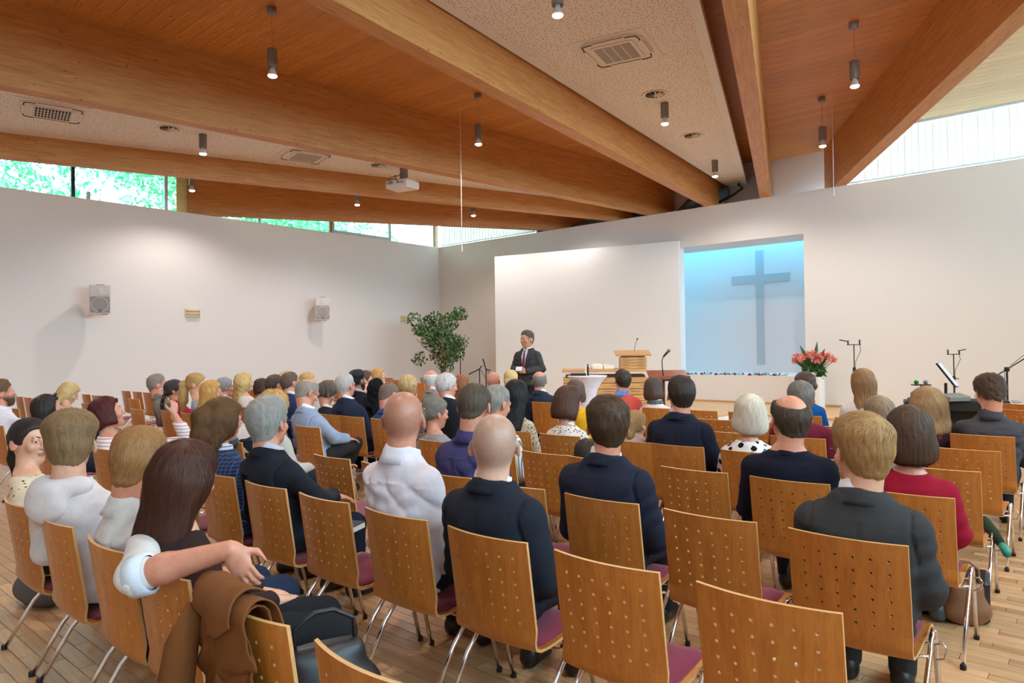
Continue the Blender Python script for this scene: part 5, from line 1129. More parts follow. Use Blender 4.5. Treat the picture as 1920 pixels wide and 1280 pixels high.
# ---- third row
P(1612, 775, 2, 0, 'man with short blond hair and glasses in a charcoal suit', H('short', (170, 132, 86), top=.03, side=.012, wild=.2, sl=1.5, crown=(.03, -.07, .115), n=1.3, lift=.004), J((58, 58, 60)), C_+'under the man in the charcoal suit', skin='fair', glasses=1, head=(34, 4, 0), eyes=1, w=1.06, beard=.25, legs=(48, 48, 50))
P(1138, 742, 2, 2, 'man with short brown hair in a midnight blue suit', H('short', (78, 58, 42), top=.028, side=.015, wild=.25, sl=1.4, crown=(.03, -.085, .1), n=1.3, lift=.004), J((34, 36, 52)), C_+'under the man in the midnight blue suit', skin='pink', w=1.12)
P(890, 723, 2, 3.95, 'man with thinning brown hair in a violet blue shirt', H('short', (88, 74, 62), top=.01, side=.009, wild=.2), SH((66, 62, 104), wr=1.5), C_+'under the man in the violet blue shirt', skin='pink', glasses=1, head=(14, 22, 0), lean=.05, w=1.12)
P(515, 730, 2, 7.75, 'woman with curly strawberry blonde hair behind the grey-haired man', H('puff', (202, 158, 92), vol=1.06, curl=.008, wild=.7, lift=.008), SW((190, 180, 172)), None, fem=True, skin='fair')
P(130, 719, 2, 16.2, 'woman with long straight blonde hair bowing her head, white top', H('long', (206, 176, 120), len=.34, wild=.12, back=.05, vol=1.05), BLO((234, 230, 228)), C_+'under the bowed blonde woman at far left', fem=True, skin='fair', head=(-14, 30, 0), lean=.08, tier=1)
# ---- fourth row
P(1478, 740, 3, 1, 'balding man in a dark navy sweater', H('short', (84, 70, 56), top=.01, side=.011, bald=.05, by=-.04, island=1, wild=.4, lift=.005), SW((22, 24, 40)), C_+'under the balding man in the navy sweater', skin='pink', w=1.18, hs=1.02)
P(1703, 762, 3, 0, 'woman with brown bobbed hair in a crimson sweater', H('bob', (84, 62, 48), len=.13, vol=1.05, wild=.12, n=1.4, sl=1.2), SW((150, 18, 44)), C_+'under the woman in the crimson sweater', fem=True, skin='pink', w=1.08, head=(10, 4, 0), legs=(62, 82, 112), tier=0, shoes=(70, 74, 80))
P(578, 713, 3, 9.3, 'elderly man in a light blue grey jacket looking down at his lap', H('short', (164, 150, 138), top=.01, side=.012, bald=.036, by=-.035, wild=.2), J((148, 160, 184)), C_+'under the man in the light blue grey jacket', skin='pink', glasses=2, head=(-12, 28, 0), lean=.02, tier=0, legs=(44, 42, 42), armsW={1: (np.array([-5.9, 4.1, .68]), np.array([-6.06, 4.36, .63]), 'flat', (0, 0, -1), (.1, 1, -.15))}, legpose={1: ((.02, .42, .56), (-.2, .45, .2)), -1: ((-.12, .38, .46), (-.1, .36, .085))})
P(818, 745, 3, 6, 'small woman with grey ponytail held by a silver clip', H('pony', (120, 110, 98), at=(0, -.11, .02), tail=.17, tw=.036, wild=.1), SW((150, 150, 152), pat='leaf', c2=(120, 120, 124)), C_+'under the woman with the grey ponytail', fem=True, skin='pink', extra=clip((206, 196, 184), (0, -.122, .035)), head=(-22, 8, 0), hs=.95)
P(932, 726, 3, 4.9, 'man with silver grey hair and pale striped sleeves beside the woman with black hair', H('short', (150, 142, 134), top=.016, side=.014, line='recede', bald=.02, by=.04, wild=.2), SH((226, 224, 220), pat='vstripe', c2=(120, 120, 124)), C_+'under the silver-haired man in the striped shirt', skin='pink', head=(-14, 16, 0))
P(1103, 822, 3, 3.3, 'small child with dark hair peeking beside the midnight blue suit', H('short', (52, 42, 36), top=.02, side=.016, dz=-.02), SW((120, 90, 80)), C_+'under the dark-haired child', fem=True, skin='fair', w=.66, hs=.9, sh=.06)
P(299, 701, 3, 14.95, 'grey-haired man with white beard in an olive grey shirt', H('short', (150, 136, 122), top=.026, side=.014, wild=.3), SH((130, 124, 116)), C_+'under the man with the white beard', skin='pink', beardvol=.016, beardc=(206, 200, 196), tier=1, eyes=1)
P(331, 712, 3, 13.9, 'woman with a long dark braid in a red jacket', H('braid', (66, 60, 60), wild=.06), SW((158, 22, 54), under=(158, 22, 54)), C_+'under the woman with the dark braid', fem=True, w=1.08, skin='tan', tier=1, head=(-24, -2, 0))
P(371, 700, 3, 12.9, 'woman with wavy blonde ponytail in a pale grey top', H('pony', (190, 148, 92), at=(0, -.115, .02), tail=.36, tw=.05, tie=(90, 76, 80), wild=.3, curl=.004), SW((168, 168, 178)), C_+'under the woman with the wavy blonde ponytail', fem=True, skin='fair', tier=1, head=(-34, 6, 0))
P(402, 713, 3, 11.75, 'woman with straight shoulder-length golden blonde hair', H('long', (202, 150, 84), len=.24, wild=.08), SW((196, 186, 180)), None, fem=True, skin='pink', tier=1, head=(-28, 6, 0))
# ---- fifth row
P(1275, 704, 4, 3.0, 'man with slicked dark hair in a dark checked blazer', H('short', (58, 48, 42), top=.018, side=.014, wild=.12, sl=1.4), J((28, 30, 44), pat='check', c2=(44, 46, 66), shirt=(206, 180, 206)), C_+'under the man in the dark checked blazer', skin='pink', w=1.12, arms={1: 'cross', -1: 'cross'}, tier=0)
P(1404, 739, 4, 2, 'woman with white bobbed hair in a bold black and white patterned blouse', H('bob', (218, 206, 186), len=.12, vol=1.02, wild=.1, sl=1.2), BLO((232, 226, 222), pat='blots', neck=.01), C_+'under the woman with the white bob', fem=True, skin='pink', tier=0)
P(1191, 769, 4, 3.75, 'little girl with a blonde ponytail in a pink dress', H('pony', (172, 130, 82), at=(.02, -.095, .07), tail=.24, tw=.03, wild=.3, tie=(210, 110, 90)), BLO((214, 176, 178)), C_+'under the little girl in pink', fem=True, w=.66, hs=.86, skin='fair', sh=.07, head=(-12, 0, 0), extra=clip((150, 214, 206), (-.05, -.07, .05), (.02, .01, .03)))
P(1066, 726, 4, 4.95, 'woman with chin-length brown hair in a dotted cream blouse', H('bob', (88, 56, 44), len=.135, vol=1.06, wild=.2, n=1.3, sl=1.2), BLO((232, 222, 212), pat='animal', stand=1), C_+'under the woman in the dotted blouse', fem=True, skin='pink', head=(-34, 16, 0), eyes=1, tier=0)
P(968, 713, 4, 5.9, 'woman with long black hair in a beige crochet sweater', H('long', (26, 22, 26), len=.34, vol=1.05, wild=.1, back=.06), SW((206, 190, 164), pat='mesh', c2=(74, 64, 56)), C_+'under the woman with long black hair', fem=True, skin='brown', head=(10, 12, 0))
P(730, 720, 4, 9.15, 'man with shaved grey hair bowing in a bright blue jacket', H('short', (120, 100, 88), top=.005, side=.005, n=.6), J((54, 78, 128)), C_+'under the man in the bright blue jacket', skin='pink', head=(-6, 30, 0), lean=.06)
P(650, 700, 4, 10.15, 'white-haired man with glasses in a dark blue suit', H('short', (190, 178, 172), top=.018, side=.014, wild=.25), J((38, 44, 66)), C_+'under the white-haired man in the dark blue suit', skin='pink', glasses=1, w=1.08)
P(614, 716, 4, 10.95, 'person with curly dark grey hair bowing low in a black jacket', H('puff', (96, 86, 80), vol=1.0, curl=.009, wild=.7, lift=.007), J((36, 38, 46)), C_+'under the person with curly grey hair', skin='pink', fem=True, head=(-14, 30, 0), lean=.08, glasses=1)
P(547, 697, 4, 12.1, 'man with cropped brown hair in a navy suit and white collar', H('short', (104, 84, 68), top=.012, side=.009), J((44, 56, 92)), None, skin='pink')
P(518, 702, 4, 13.0, 'man with brown hair and glasses beside the navy suit', H('short', (88, 70, 60), top=.014, side=.011), SH((60, 110, 190)), None, skin='pink', glasses=1)
P(460, 698, 4, 14.2, 'woman with long wavy blonde hair in a cream jacket', H('long', (206, 172, 112), len=.34, vol=1.06, curl=.005, wild=.3), BLO((226, 216, 206)), C_+'under the woman with long wavy blonde hair', fem=True, skin='fair')
P(424, 706, 4, 15.1, 'woman with short grey hair and glasses in black', H('puff', (150, 148, 150), vol=.95, curl=.004, wild=.3), J((30, 30, 34)), C_+'under the woman with short grey hair', fem=True, skin='pink', glasses=1, eyes=1)
# ---- sixth row
P(1500, 714, 5, 2, 'man with short grey hair in a wine red sweater', H('short', (120, 112, 104), top=.02, side=.014, wild=.3), SW((112, 30, 48)), C_+'under the man in the wine red sweater', skin='pink', w=1.06, head=(16, 4, 0))
P(1645, 742, 5, 1, 'woman with grey blonde hair between the two nearer heads', H('bob', (146, 122, 96), len=.12, vol=1.02), SW((150, 130, 120)), None, fem=True, skin='pink', hs=.96)
P(672, 693, 5, 11.85, 'man with black quiff and full beard in a black jacket', H('short', (26, 26, 32), top=.03, side=.006, quiff=.012, wild=.3), J((30, 32, 38), shirt=(190, 190, 214)), None, skin='brown', beard=.9, beardvol=.01, beardc=(34, 26, 24), eyes=1)
P(709, 708, 5, 11.1, 'person wearing a black headscarf', H('hijab', (20, 20, 24)), SW((24, 24, 28)), None, fem=True, skin='brown')
P(768, 702, 5, 10.1, 'woman with short fluffy blonde hair', H('puff', (196, 162, 112), vol=1.06, curl=.006, wild=.5), SW((150, 120, 100)), None, fem=True, skin='pink')
P(840, 699, 5, 8.95, 'man with wavy white hair in a black jacket', H('puff', (206, 198, 194), vol=1.0, curl=.006, wild=.5, lift=.006), J((34, 34, 42)), None, skin='pink', head=(-30, 6, 0), eyes=1)
P(494, 709, 5, 16.2, 'woman with dark brown bob and peach top', H('bob', (72, 52, 40), len=.1), SW((226, 160, 132)), None, fem=True, skin='fair')
P(540, 695, 5, 14.95, 'blonde person mostly hidden behind the man with cropped hair', H('puff', (204, 164, 106), vol=.98), SW((200, 200, 204)), None, fem=True, skin='fair')
P(579, 698, 5, 14.05, 'woman with blonde hair pinned up, facing right', H('bun', (200, 160, 106), wild=.3), SW((196, 180, 170)), None, fem=True, skin='fair', eyes=1, head=(-30, 4, 0))
# ---- seventh row
P(1855, 705, 6, 0, 'man with curly brown hair bowing in a charcoal shirt with patterned collar', H('short', (96, 74, 60), top=.026, side=.012, curl=.005, wild=.7, lift=.008, n=1.3), SH((70, 68, 74), wr=1.5), C_+'under the man in the charcoal shirt', skin='pink', glasses=1, head=(20, 26, 0), lean=.08, w=1.18, tier=0, extra=scarf((60, 56, 58), 'leaf', (196, 188, 184), .068))
P(1735, 725, 6, .75, 'woman with wavy dark blonde hair in a dark red lace top', H('long', (168, 132, 92), len=.22, vol=1.2, curl=.005, wild=.3), BLO((50, 26, 32), pat='lace', c2=(120, 34, 44)), None, fem=True, skin='fair', hs=1.05, tier=0)
P(811, 694, 6, 11.1, 'old man with white fringe of hair in a beige jacket', H('short', (214, 206, 200), top=.008, side=.009, bald=.052, by=-.02), J((150, 142, 136)), None, skin='pink')
P(866, 703, 6, 10.1, 'woman with long wavy auburn hair', H('long', (140, 84, 46), len=.32, curl=.004, wild=.25), SW((110, 80, 70)), None, fem=True, skin='fair')
P(1080, 711, 6, 6.85, 'woman in a mustard yellow cardigan mostly hidden by the dotted blouse', H('bob', (98, 74, 62), len=.12), SW((226, 168, 30)), None, fem=True, skin='fair', w=1.1)
P(687, 695, 6, 13.6, 'woman with brown hair tied back in a camel coat', H('bun', (92, 64, 50), wild=.08), SW((196, 146, 90)), None, fem=True, skin='fair', eyes=1, head=(-28, 4, 0))
# ---- front row
P(926, 697, 7, 10.75, 'bald man with a reddish head in the front row', None, SW((90, 90, 100)), None, skin='pink', shaved=.12)
P(959, 694, 7, 9.95, 'woman with blonde ponytail and dark red hair tie', H('pony', (212, 178, 120), at=(-.03, -.1, .02), tail=.2, tw=.03, tie=(110, 40, 40), wild=.12), SW((120, 110, 120)), None, fem=True, skin='fair')
P(1012, 696, 7, 9.05, 'balding man with grey sides in a navy blazer before the speaker', H('short', (126, 122, 120), top=.008, side=.01, bald=.05, by=-.02), J((40, 48, 68)), C_+'under the balding man in the navy blazer', skin='pink', w=1.06)
P(1167, 692, 7, 6.75, 'man with dark hair in a coral sweater and blue collar', H('short', (60, 48, 42), top=.014, side=.012), SW((222, 92, 84), under=(110, 140, 206), upat='leaf', uc2=(190, 206, 236)), None, skin='pink', w=1.06)
P(1228, 706, 7, 5.95, 'woman with brown bob, grey scarf and off-white sweater', H('bob', (84, 62, 52), len=.13, wild=.2), SW((226, 208, 202)), C_+'under the woman in the off-white sweater', fem=True, skin='fair', head=(-24, 4, 0), extra=scarf((90, 96, 92), 'leaf', (160, 166, 160)))
P(1508, 697, 7, 3, 'woman with brown hair pinned in a bun and bright blue jacket', H('bun', (84, 66, 54), at=(.035, -.09, .0), wild=.12), SW((18, 84, 146)), C_+'under the woman in the bright blue jacket', fem=True, skin='fair', extra=clip((220, 206, 190), (.06, -.09, .03), (.02, .02, .012)))
P(1616, 691, 7, 2, 'woman with very long straight light brown hair and flowered white blouse', H('long', (158, 118, 80), len=.5, wild=.05, n=1.5, back=.06, vol=.98), BLO((230, 222, 220), pat='flowers'), C_+'under the woman with very long straight hair', fem=True, skin='fair', tier=0)
P(711, 689, 7, 15.15, 'woman with reddish blonde hair in the front at left', H('long', (196, 146, 92), len=.2, wild=.1), SW((150, 150, 150)), None, fem=True, skin='fair')
P(694, 693, 8, 17.0, 'person with light brown hair just visible beside the reddish blonde woman', H('puff', (170, 130, 90), vol=.95), SW((160, 150, 140)), None, fem=True, skin='fair')
# ---- empty chairs
EG = 'perforated beech chairs'
for r, c, lab in [(1, 0, 'empty beech chair nearest the bottom right of centre'), (1, 1, 'empty beech chair right of the bald man in navy, with burgundy pad showing'), (1, 4, 'empty beech chair left of the white shirt, burgundy pad showing'),
      (0, 2, 'beech chair with the brown suede jacket hung over it'), (0, 1, 'empty beech chair cut by the bottom edge, right of the suede jacket'),
      (2, 1, 'empty beech chair left of the charcoal suit'), (2, 3, 'beech chair half hidden behind the shoulder of the bald man in navy'), (2, 6, 'empty beech chair with bright holes in front of the grey-haired man'), (2, 5, 'beech chair mostly hidden by the white shirt'),
      (3, 4, 'empty beech chair with bright holes between bald man and blue suit'), (3, 2, 'empty beech chair right of the midnight blue suit'), (4, 1, 'beech chair hidden behind the charcoal suit man'), (4, 0, 'empty aisle chair ahead of the crimson sweater'), (5, 0, 'empty aisle chair behind the charcoal shirt'),
      (5, 3, 'empty beech chair ahead of the checked blazer'), (6, 4, 'empty beech chair in the row before the front row'), (7, 5, 'empty front row chair right of the off-white sweater'), (7, 4, 'empty front row chair with the stage riser behind it'), (6, 3, 'empty beech chair ahead of the white bob'),
      (5, 4, 'beech chair half hidden left of the checked blazer'), (7, 1, 'beech chair showing a corner beside the red lace top'), (6, 2, 'beech chair mostly hidden by the wine red sweater'), (1, 8.2, 'beech chair seen edge-on behind the striped shirt'), (2, 8.6, 'beech chair with a dark coat draped over it at left'), (3, 10.4, 'beech chair beside the light blue grey jacket'), (1, 7, 'beech chair behind the man in the pale shirt')]:
    x, y = seat_xy(r, c); chair(x, y, 0, lab, EG)
for px_, py_, rz, lab in [(158, 739, 0, 'row of empty chairs behind the bowed blonde woman'), (177, 741, 0, None), (200, 742, 0, None), (158, 756, 0, None), (22, 765, 0, None), (32, 743, 0, None), (48, 745, 0, None), (64, 747, 0, None), (233, 732.5, 0, None), (254, 734, 0, None), (274, 735.6, 0, None), (247, 747.5, 0, None), (252, 767, 0, None), (436, 735, 0, None), (455, 726, 0, None), (432, 722, 0, None), (470, 730, 0, None),
                          (616, 712, -8, 'x'), (628, 719, -8, 'x'), (740, 712, -10, 'x'), (727, 708, -10, 'x'), (756, 707, -10, 'x'), (766, 714, -12, 'x'), (793, 708, -14, 'x'), (802, 712, -14, 'x'), (785, 718, -14, 'x'), (1900, 757, -22, 'y'), (1912, 769, -22, 'y')]:
    p = at_z(px_, py_, .804); g = ('empty beech chair in the front left corner before the ficus', 'empty chairs near the ficus') if lab == 'x' else ('empty beech chair at the right edge beside the black stand', 'empty chairs at the right edge') if lab == 'y' else ('empty beech chair standing along the left wall', 'empty chairs along the left wall')
    a = math.radians(rz); chair(p[0]-.258*math.sin(a)*1, p[1]+.258*math.cos(a), a, g[0], g[1], True)
# ---- the standing speaker
def man_front(root, hc, R, hs, nb, arms):
    zS = nb[2]-.03; y = nb[1]
    sv = MB(); 
    V = [(-.045, y+0.084, zS+.035), (.045, y+0.084, zS+.035), (.05, y+0.150, zS-.1), (.012, y+0.172, zS-.33), (-.012, y+0.172, zS-.33), (-.05, y+0.150, zS-.1)]
    sv.add(V+[(a, b-.02, c) for a, b, c in V], [(0, 1, 2, 5), (5, 2, 3, 4), (6, 11, 8, 7), (11, 10, 9, 8)]+[(i, i+6, (i+1) % 6+6, (i+1) % 6) for i in range(6)]); sv.obj('shirt_front', cloth((232, 228, 234)), root)
    t_ = MB(); W = [(-.016, y+0.109, zS+.02), (.016, y+0.109, zS+.02), (.013, y+0.138, zS-.02), (.028, y+0.187, zS-.27), (.0, y+0.190, zS-.31), (-.028, y+0.187, zS-.27), (-.013, y+0.138, zS-.02)]
    t_.add(W+[(a, b-.008, c) for a, b, c in W], [(0, 1, 2, 6), (6, 2, 3, 5), (5, 3, 4)]+[(i, i+7, (i+1) % 7+7, (i+1) % 7) for i in range(7)]); t_.obj('necktie', cloth((124, 52, 70)), root)
    for sd in (-1, 1):
        l = MB(); Q = [(sd*.052, y+0.082, zS+.03), (sd*.1, y+0.107, zS-.03), (sd*.085, y+0.154, zS-.12), (sd*.014, y+0.178, zS-.34), (sd*.045, y+0.158, zS-.1)]
        l.add(Q+[(a, b-.014, c-.002) for a, b, c in Q], [(0, 1, 2, 4), (4, 2, 3)]+[(i, i+5, (i+1) % 5+5, (i+1) % 5) for i in range(5)]); l.obj('lapel', cloth((66, 64, 66)), root)
    lw = MB().bbox((0, y+.1, zS-.43), (.26, .03, .035), .006).obj('belt', plain('belt_leather', srgb(26, 24, 24), .4), root)
hp = at_d(989, 620, 12.0); man = person(dict(loc=(hp[0], hp[1], .17), rz=math.radians(-168), ztop=hp[2]-.17-.016, sit=False, hipz=.86, tier=0, w=1.1, hs=1.02, skin='tan', head=(-14, 4, 0), eyes=1, seed=5,
    hair=H('short', (96, 90, 86), top=.026, side=.012, seed=44, wild=.25, sl=1.3), top=J((66, 64, 66)), legs=(34, 34, 38), label='standing man in dark grey suit with burgundy tie, speaking by the lectern', extra=man_front,
    arms={1: ((.27, .0, 1.02), (.08, .22, 1.0), 'grip', (-.9, -.2, -.3), (-.75, .35, .1)), -1: ((-.27, .0, 1.02), (-.1, .22, .985), 'grip', (.8, -.3, -.3), (.75, .4, .1))}))
cz = Matrix.Rotation(math.radians(-168), 3, 'Z')@Vector((.02, .3, 1.03)); cdv = MB().bbox((0, 0, 0), (.11, .012, .08), .002, Rz(math.radians(-168))@Rx(.5)).obj('note_card', plain('white_card', srgb(236, 234, 244), .6)); cdv.location = (hp[0]+cz.x, hp[1]+cz.y, .17+cz.z); tag(cdv, 'small white note cards held by the standing man', 'note card')
# ================================================================= STAGE FURNITURE AND SMALL THINGS
M_oak = wood('altar_oak', srgb(190, 136, 78), srgb(222, 172, 112), 'x', 2.0, .4, objrand=.08)
M_oakd = plain('altar_shadow_gap', srgb(84, 54, 30), .8)
ST = .17
tl, tr_ = at_d(1040, 692, 13.5), at_d(1195, 691, 13.4); c0 = (tl+tr_)/2; arz = math.radians(36)
alt = empty('altar_table', (c0[0], c0[1]+.3, ST), arz, 'slatted oak altar table with the lectern at its right end', 'altar')
zt = c0[2]-ST; WD = 1.62
MB().box((0, 0, (zt-.12)/2), (WD-.1, .55, zt-.12)).obj('core', M_oakd, alt)
MB().bbox((-.02, 0, zt-.03), (WD, .72, .055), .004).obj('table_top', M_oak, alt)
nb_ = 7; bh = (zt-.16)/nb_
for i in range(nb_):
    MB().bbox((0, -.3, bh*(i+.5)), (WD-.02, .05, bh-.01), .003).obj('board', M_oak, alt)
    for s in (-1, 1): MB().bbox((s*(WD/2-.03), 0, bh*(i+.5)), (.05, .56, bh-.01), .003).obj('side_board', M_oak, alt)
    for k in range(3): MB().box((-.6+.5*k+.17*((i*7+k*3) % 3), -.327, bh*(i+.5)+.01), (.16+.08*(k % 2), .004, .006)).obj('groove', M_oakd, alt)
lec = empty('lectern', (c0[0]+.55*math.cos(arz), c0[1]+.3+.55*math.sin(arz), ST+zt), arz, 'oak lectern block with slanted reading top above the altar', 'lectern'); lh = 1.445-ST-zt
MB().box((0, 0, (lh-.09)/2), (.44, .42, lh-.09)).obj('core', M_oakd, lec)
for i in range(4):
    b2 = (lh-.1)/4; MB().bbox((0, -.22, b2*(i+.5)), (.5, .04, b2-.006), .003).obj('board', M_oak, lec)
    for s in (-1, 1): MB().bbox((s*.235, 0, b2*(i+.5)), (.04, .42, b2-.006), .003).obj('side_board', M_oak, lec)
    for k in range(2): MB().box((-.15+.28*k, -.2415, b2*(i+.5)), (.12, .004, .006)).obj('groove', M_oakd, lec)
MB().bbox((0, -.02, lh-.075), (.46, .4, .02), .003).obj('shelf', M_oak, lec); MB().bbox((0, 0, lh-.02), (.68, .5, .03), .004, Rx(.16)).obj('reading_top', M_oak, lec)
MB().tube([(.05, .12, lh), (.06, .11, lh+.12), (.1, .06, lh+.24)], .005, 6).obj('microphone_stem', M_black, lec); MB().lathe([(0, 0), (.012, .003), (.014, .03), (0, .04)], 10, (.1, .06, lh+.235), Ry(.3)).obj('microphone_head', M_black, lec, True)
# open bible on the altar
bb_ = empty('open_book', (c0[0]-.02*math.cos(arz)+.05, c0[1]+.22-.02, ST+zt+.0), arz, 'large open book lying on the altar table', 'book')
M_page = plain('book_page', srgb(236, 228, 214), .8); M_cover = plain('book_cover', srgb(150, 104, 66), .6)
for s in (-1, 1):
    V = []; n = 8
    for i in range(n+1):
        u = i/n; x = s*(.01+.2*u); z = .035+.014*math.sin(PI*min(1, u*1.1))+.01*u
        V += [(x, -.14, z), (x, .14, z+.05), (x, .14, .035), (x, -.14, .0)]
    F = []
    for i in range(n):
        for k in range(4):
            q = (i*4+k, i*4+(k+1) % 4, (i+1)*4+(k+1) % 4, (i+1)*4+k); F.append(q if s < 0 else q[::-1])
    F += [(0, 1, 2, 3) if s > 0 else (3, 2, 1, 0), tuple(n*4+k for k in ((3, 2, 1, 0) if s > 0 else (0, 1, 2, 3)))]
    m = MB(); m.v = V; m.f = F; m.obj('page_block', M_page, bb_)
    MB().box((s*.11, 0, .014), (.22, .3, .008), Rx(.12)).obj('cover', M_cover, bb_)
# standing-height table with stretch cloth, microphone case and little bride-and-groom figure
tp = at_d(1101, 704, 12.2); M_cloth = cloth((228, 222, 234)); tb = empty('bistro_table', (tp[0], tp[1], ST), .3, 'round standing table under a white stretch cloth', 'table'); th = tp[2]-ST
MB().lathe([(.33, 0), (.31, .02), (.2, .25), (.145, .45), (.17, .62), (.25, th-.12), (.335, th-.025), (.35, th-.012), (.35, th-.003), (.34, th), (0, th)], 40).obj('stretch_cover', M_cloth, tb, True)
cs = MB().bbox((0, 0, .022), (.28, .1, .044), .012, Rz(.6)).obj('glasses_case', M_black); cs.location = (tp[0]-.13, tp[1]-.09, ST+th); tag(cs, 'flat black case lying on the standing table', 'case')
fg = empty('figurine', (tp[0]-.02, tp[1]+.02, ST+th), .6, 'small bride and groom figurine on the standing table', 'figurine'); M_cr = plain('ivory_gloss', srgb(232, 218, 196), .4)
MB().lathe([(0, 0), (.03, 0), (.028, .04), (.014, .1), (.018, .125), (.008, .14), (.008, .15), (.015, .165), (.012, .18), (0, .185)], 14, (-.022, 0, 0)).obj('bride', M_cr, fg, True); MB().lathe([(0, 0), (.02, 0), (.017, .09), (.021, .15), (.008, .165), (.014, .185), (.011, .2), (0, .204)], 14, (.018, 0, 0)).obj('groom', M_black, fg, True)
# cherry-wood music lectern with a gooseneck microphone
lp = at_d(1252, 703, 11.0); M_cher = wood('cherry', srgb(110, 52, 30), srgb(160, 84, 50), 'x', 2, .35); ml = empty('reading_stand', (lp[0], lp[1], 0), math.radians(38), 'dark cherry wood reading stand beside the microphone', 'stand'); lz = lp[2]
MB().bbox((0, 0, lz), (.62, .42, .025), .004, Rx(.3)).obj('desk', M_cher, ml); MB().bbox((0, -.2, lz-.03), (.62, .03, .05), .004).obj('ledge', M_cher, ml)
for s in (-1, 1): MB().bbox((s*.07, 0, lz/2), (.045, .06, lz-.05), .004).obj('post', M_cher, ml)
MB().bbox((0, 0, .02), (.46, .36, .04), .006).obj('foot', M_cher, ml); MB().bbox((0, 0, lz-.07), (.3, .2, .04), .004).obj('bracket', M_cher, ml)
M_steel = plain('grey_mic_mesh', srgb(120, 122, 126), .4, metal=.7)
def microphone_bits(par, pts, hd_dir, col=M_steel):
    MB().tube(pts, .008, 7).obj('gooseneck', M_black, par, True); e = Vector(pts[-1]); d = Vector(hd_dir).normalized(); MB().tube([e, e+d*.06, e+d*.1], [.014, .018, .02], 10).obj('grip', M_black, par, True); MB().ell(e+d*.13, (.027, .027, .03), 12, 8).obj('mic_head', col, par, True)
def tripod(par, z0=0, r=.28):
    for k in range(3):
        a = k*2.094+.4; MB().tube([(0, 0, .2), (r*math.cos(a), r*math.sin(a), .01)], .009, 6).obj('leg', M_black, par)
mp = at_d(1243, 664, 10.9); ms = empty('microphone_stand', (mp[0], mp[1], 0), 0, 'gooseneck microphone stand at the cherry reading stand', 'microphone stand'); tripod(ms); MB().tube([(0, 0, .02), (0, 0, mp[2]-.32)], .011, 8).obj('pole', M_black, ms); microphone_bits(ms, [(0, 0, mp[2]-.33), (-.015, 0, mp[2]-.2), (-.02, .0, mp[2]-.1), (.0, .01, mp[2]-.04)], (.5, .4, .7))
# garland of roses and tealights on the niche ledge
M_rose = plain('red_rose', srgb(176, 24, 52), .6, var=.2); M_leafg = plain('garland_leaf', srgb(58, 98, 44), .6, var=.25); M_tea = plain('tealight', srgb(226, 216, 190), .4)
rs = [1288, 1314, 1341, 1357, 1374, 1404, 1421, 1450]
def rose_bloom():
    m = MB()
    for k in range(9):
        a = k*2.4; r = .008+.0035*k; m.ell((r*math.cos(a), r*math.sin(a), .03-.0015*k), (.02, .01, .022), 8, 6, Rz(a+PI/2)@Rx(-.25-.05*k))
    return m.mesh('bloom', M_rose, True)
ME_bloom = rose_bloom(); ME_gl = MB().add([(0, 0, 0), (.03, .018, .01), (.075, 0, .004), (.03, -.018, .01), (.03, 0, .004)], [(0, 4, 1), (4, 2, 1), (0, 3, 4), (4, 3, 2)]).mesh('leaf', M_leafg)
for i, px_ in enumerate(rs):
    p = at_y(px_, 701, 16.24); r = empty('rose', (p[0], 16.27, NZ0), 0, ['first', 'second', 'third', 'fourth', 'fifth', 'sixth', 'seventh', 'last'][i]+' red rose from the left on the niche ledge', 'rose', 'roses on the niche ledge')
    inst(ME_bloom, 'bloom', r, (0, 0, .01), (random.uniform(-.8, .8), .4, 0)); MB().tube([(0, 0, .015), (.12, .02, .012), (.26, 0, .02)], .004, 5).obj('stem', M_leafg, r)
    for k in range(9): inst(ME_gl, 'leaf', r, (.04+.028*k, random.uniform(-.02, .02), .012), (random.uniform(-.6, .6), random.uniform(-.9, .2), random.uniform(0, 6.28)), (1.3, 1.3, 1.3))
for i, px_ in enumerate((1283, 1373, 1441, 1473)):
    p = at_y(px_, 702, 16.24); tq = empty('tealight', (p[0]+.02, 16.23, NZ0), 0, ['leftmost', 'second', 'third', 'rightmost'][i]+' small tealight between the roses on the niche ledge', 'candle', 'tealights on the niche ledge'); MB().lathe([(0, 0), (.022, 0), (.024, .03), (.02, .03), (.019, .024), (0, .024)], 14).obj('cup', M_tea, tq, True); MB().tube([(0, 0, .024), (0, 0, .036)], .002, 5).obj('wick', M_black, tq)
# flower arrangement on a white pedestal
fp = at_y(1526, 706, 15.55); ped = tag(MB().bbox((0, 0, (fp[2]-.17)/2), (.34, .34, fp[2]-.17), .006).obj('pedestal', M_white), 'white pedestal under the pink flower arrangement', 'pedestal'); ped.location = (fp[0], 15.55, .17)
fl = empty('flower_arrangement', (fp[0], 15.55, fp[2]), 0, 'large arrangement of coral pink flowers with long dark leaves', 'flowers'); MB().lathe([(0, 0), (.1, 0), (.14, .06), (.15, .1), (.14, .1), (0, .06)], 20).obj('bowl', M_white, fl, True)
t = NT('petal_coral'); at_ = t.n('Attribute', attribute_name='rnd'); M_petal = t.done(t.bsdf(base=t.ramp(at_.outputs['Fac'], [(0, srgb(222, 96, 96)), (.6, srgb(240, 138, 128)), (1, srgb(250, 186, 170))]), rough=.6))
leaf_cloud('greenery', [(.0, 0, .13), (.06, .02, .14), (-.08, 0, .15), (.1, 0, .1)], .14, 800, .06, M_leafg, fl, 5)
r_ = np.random.default_rng(4)
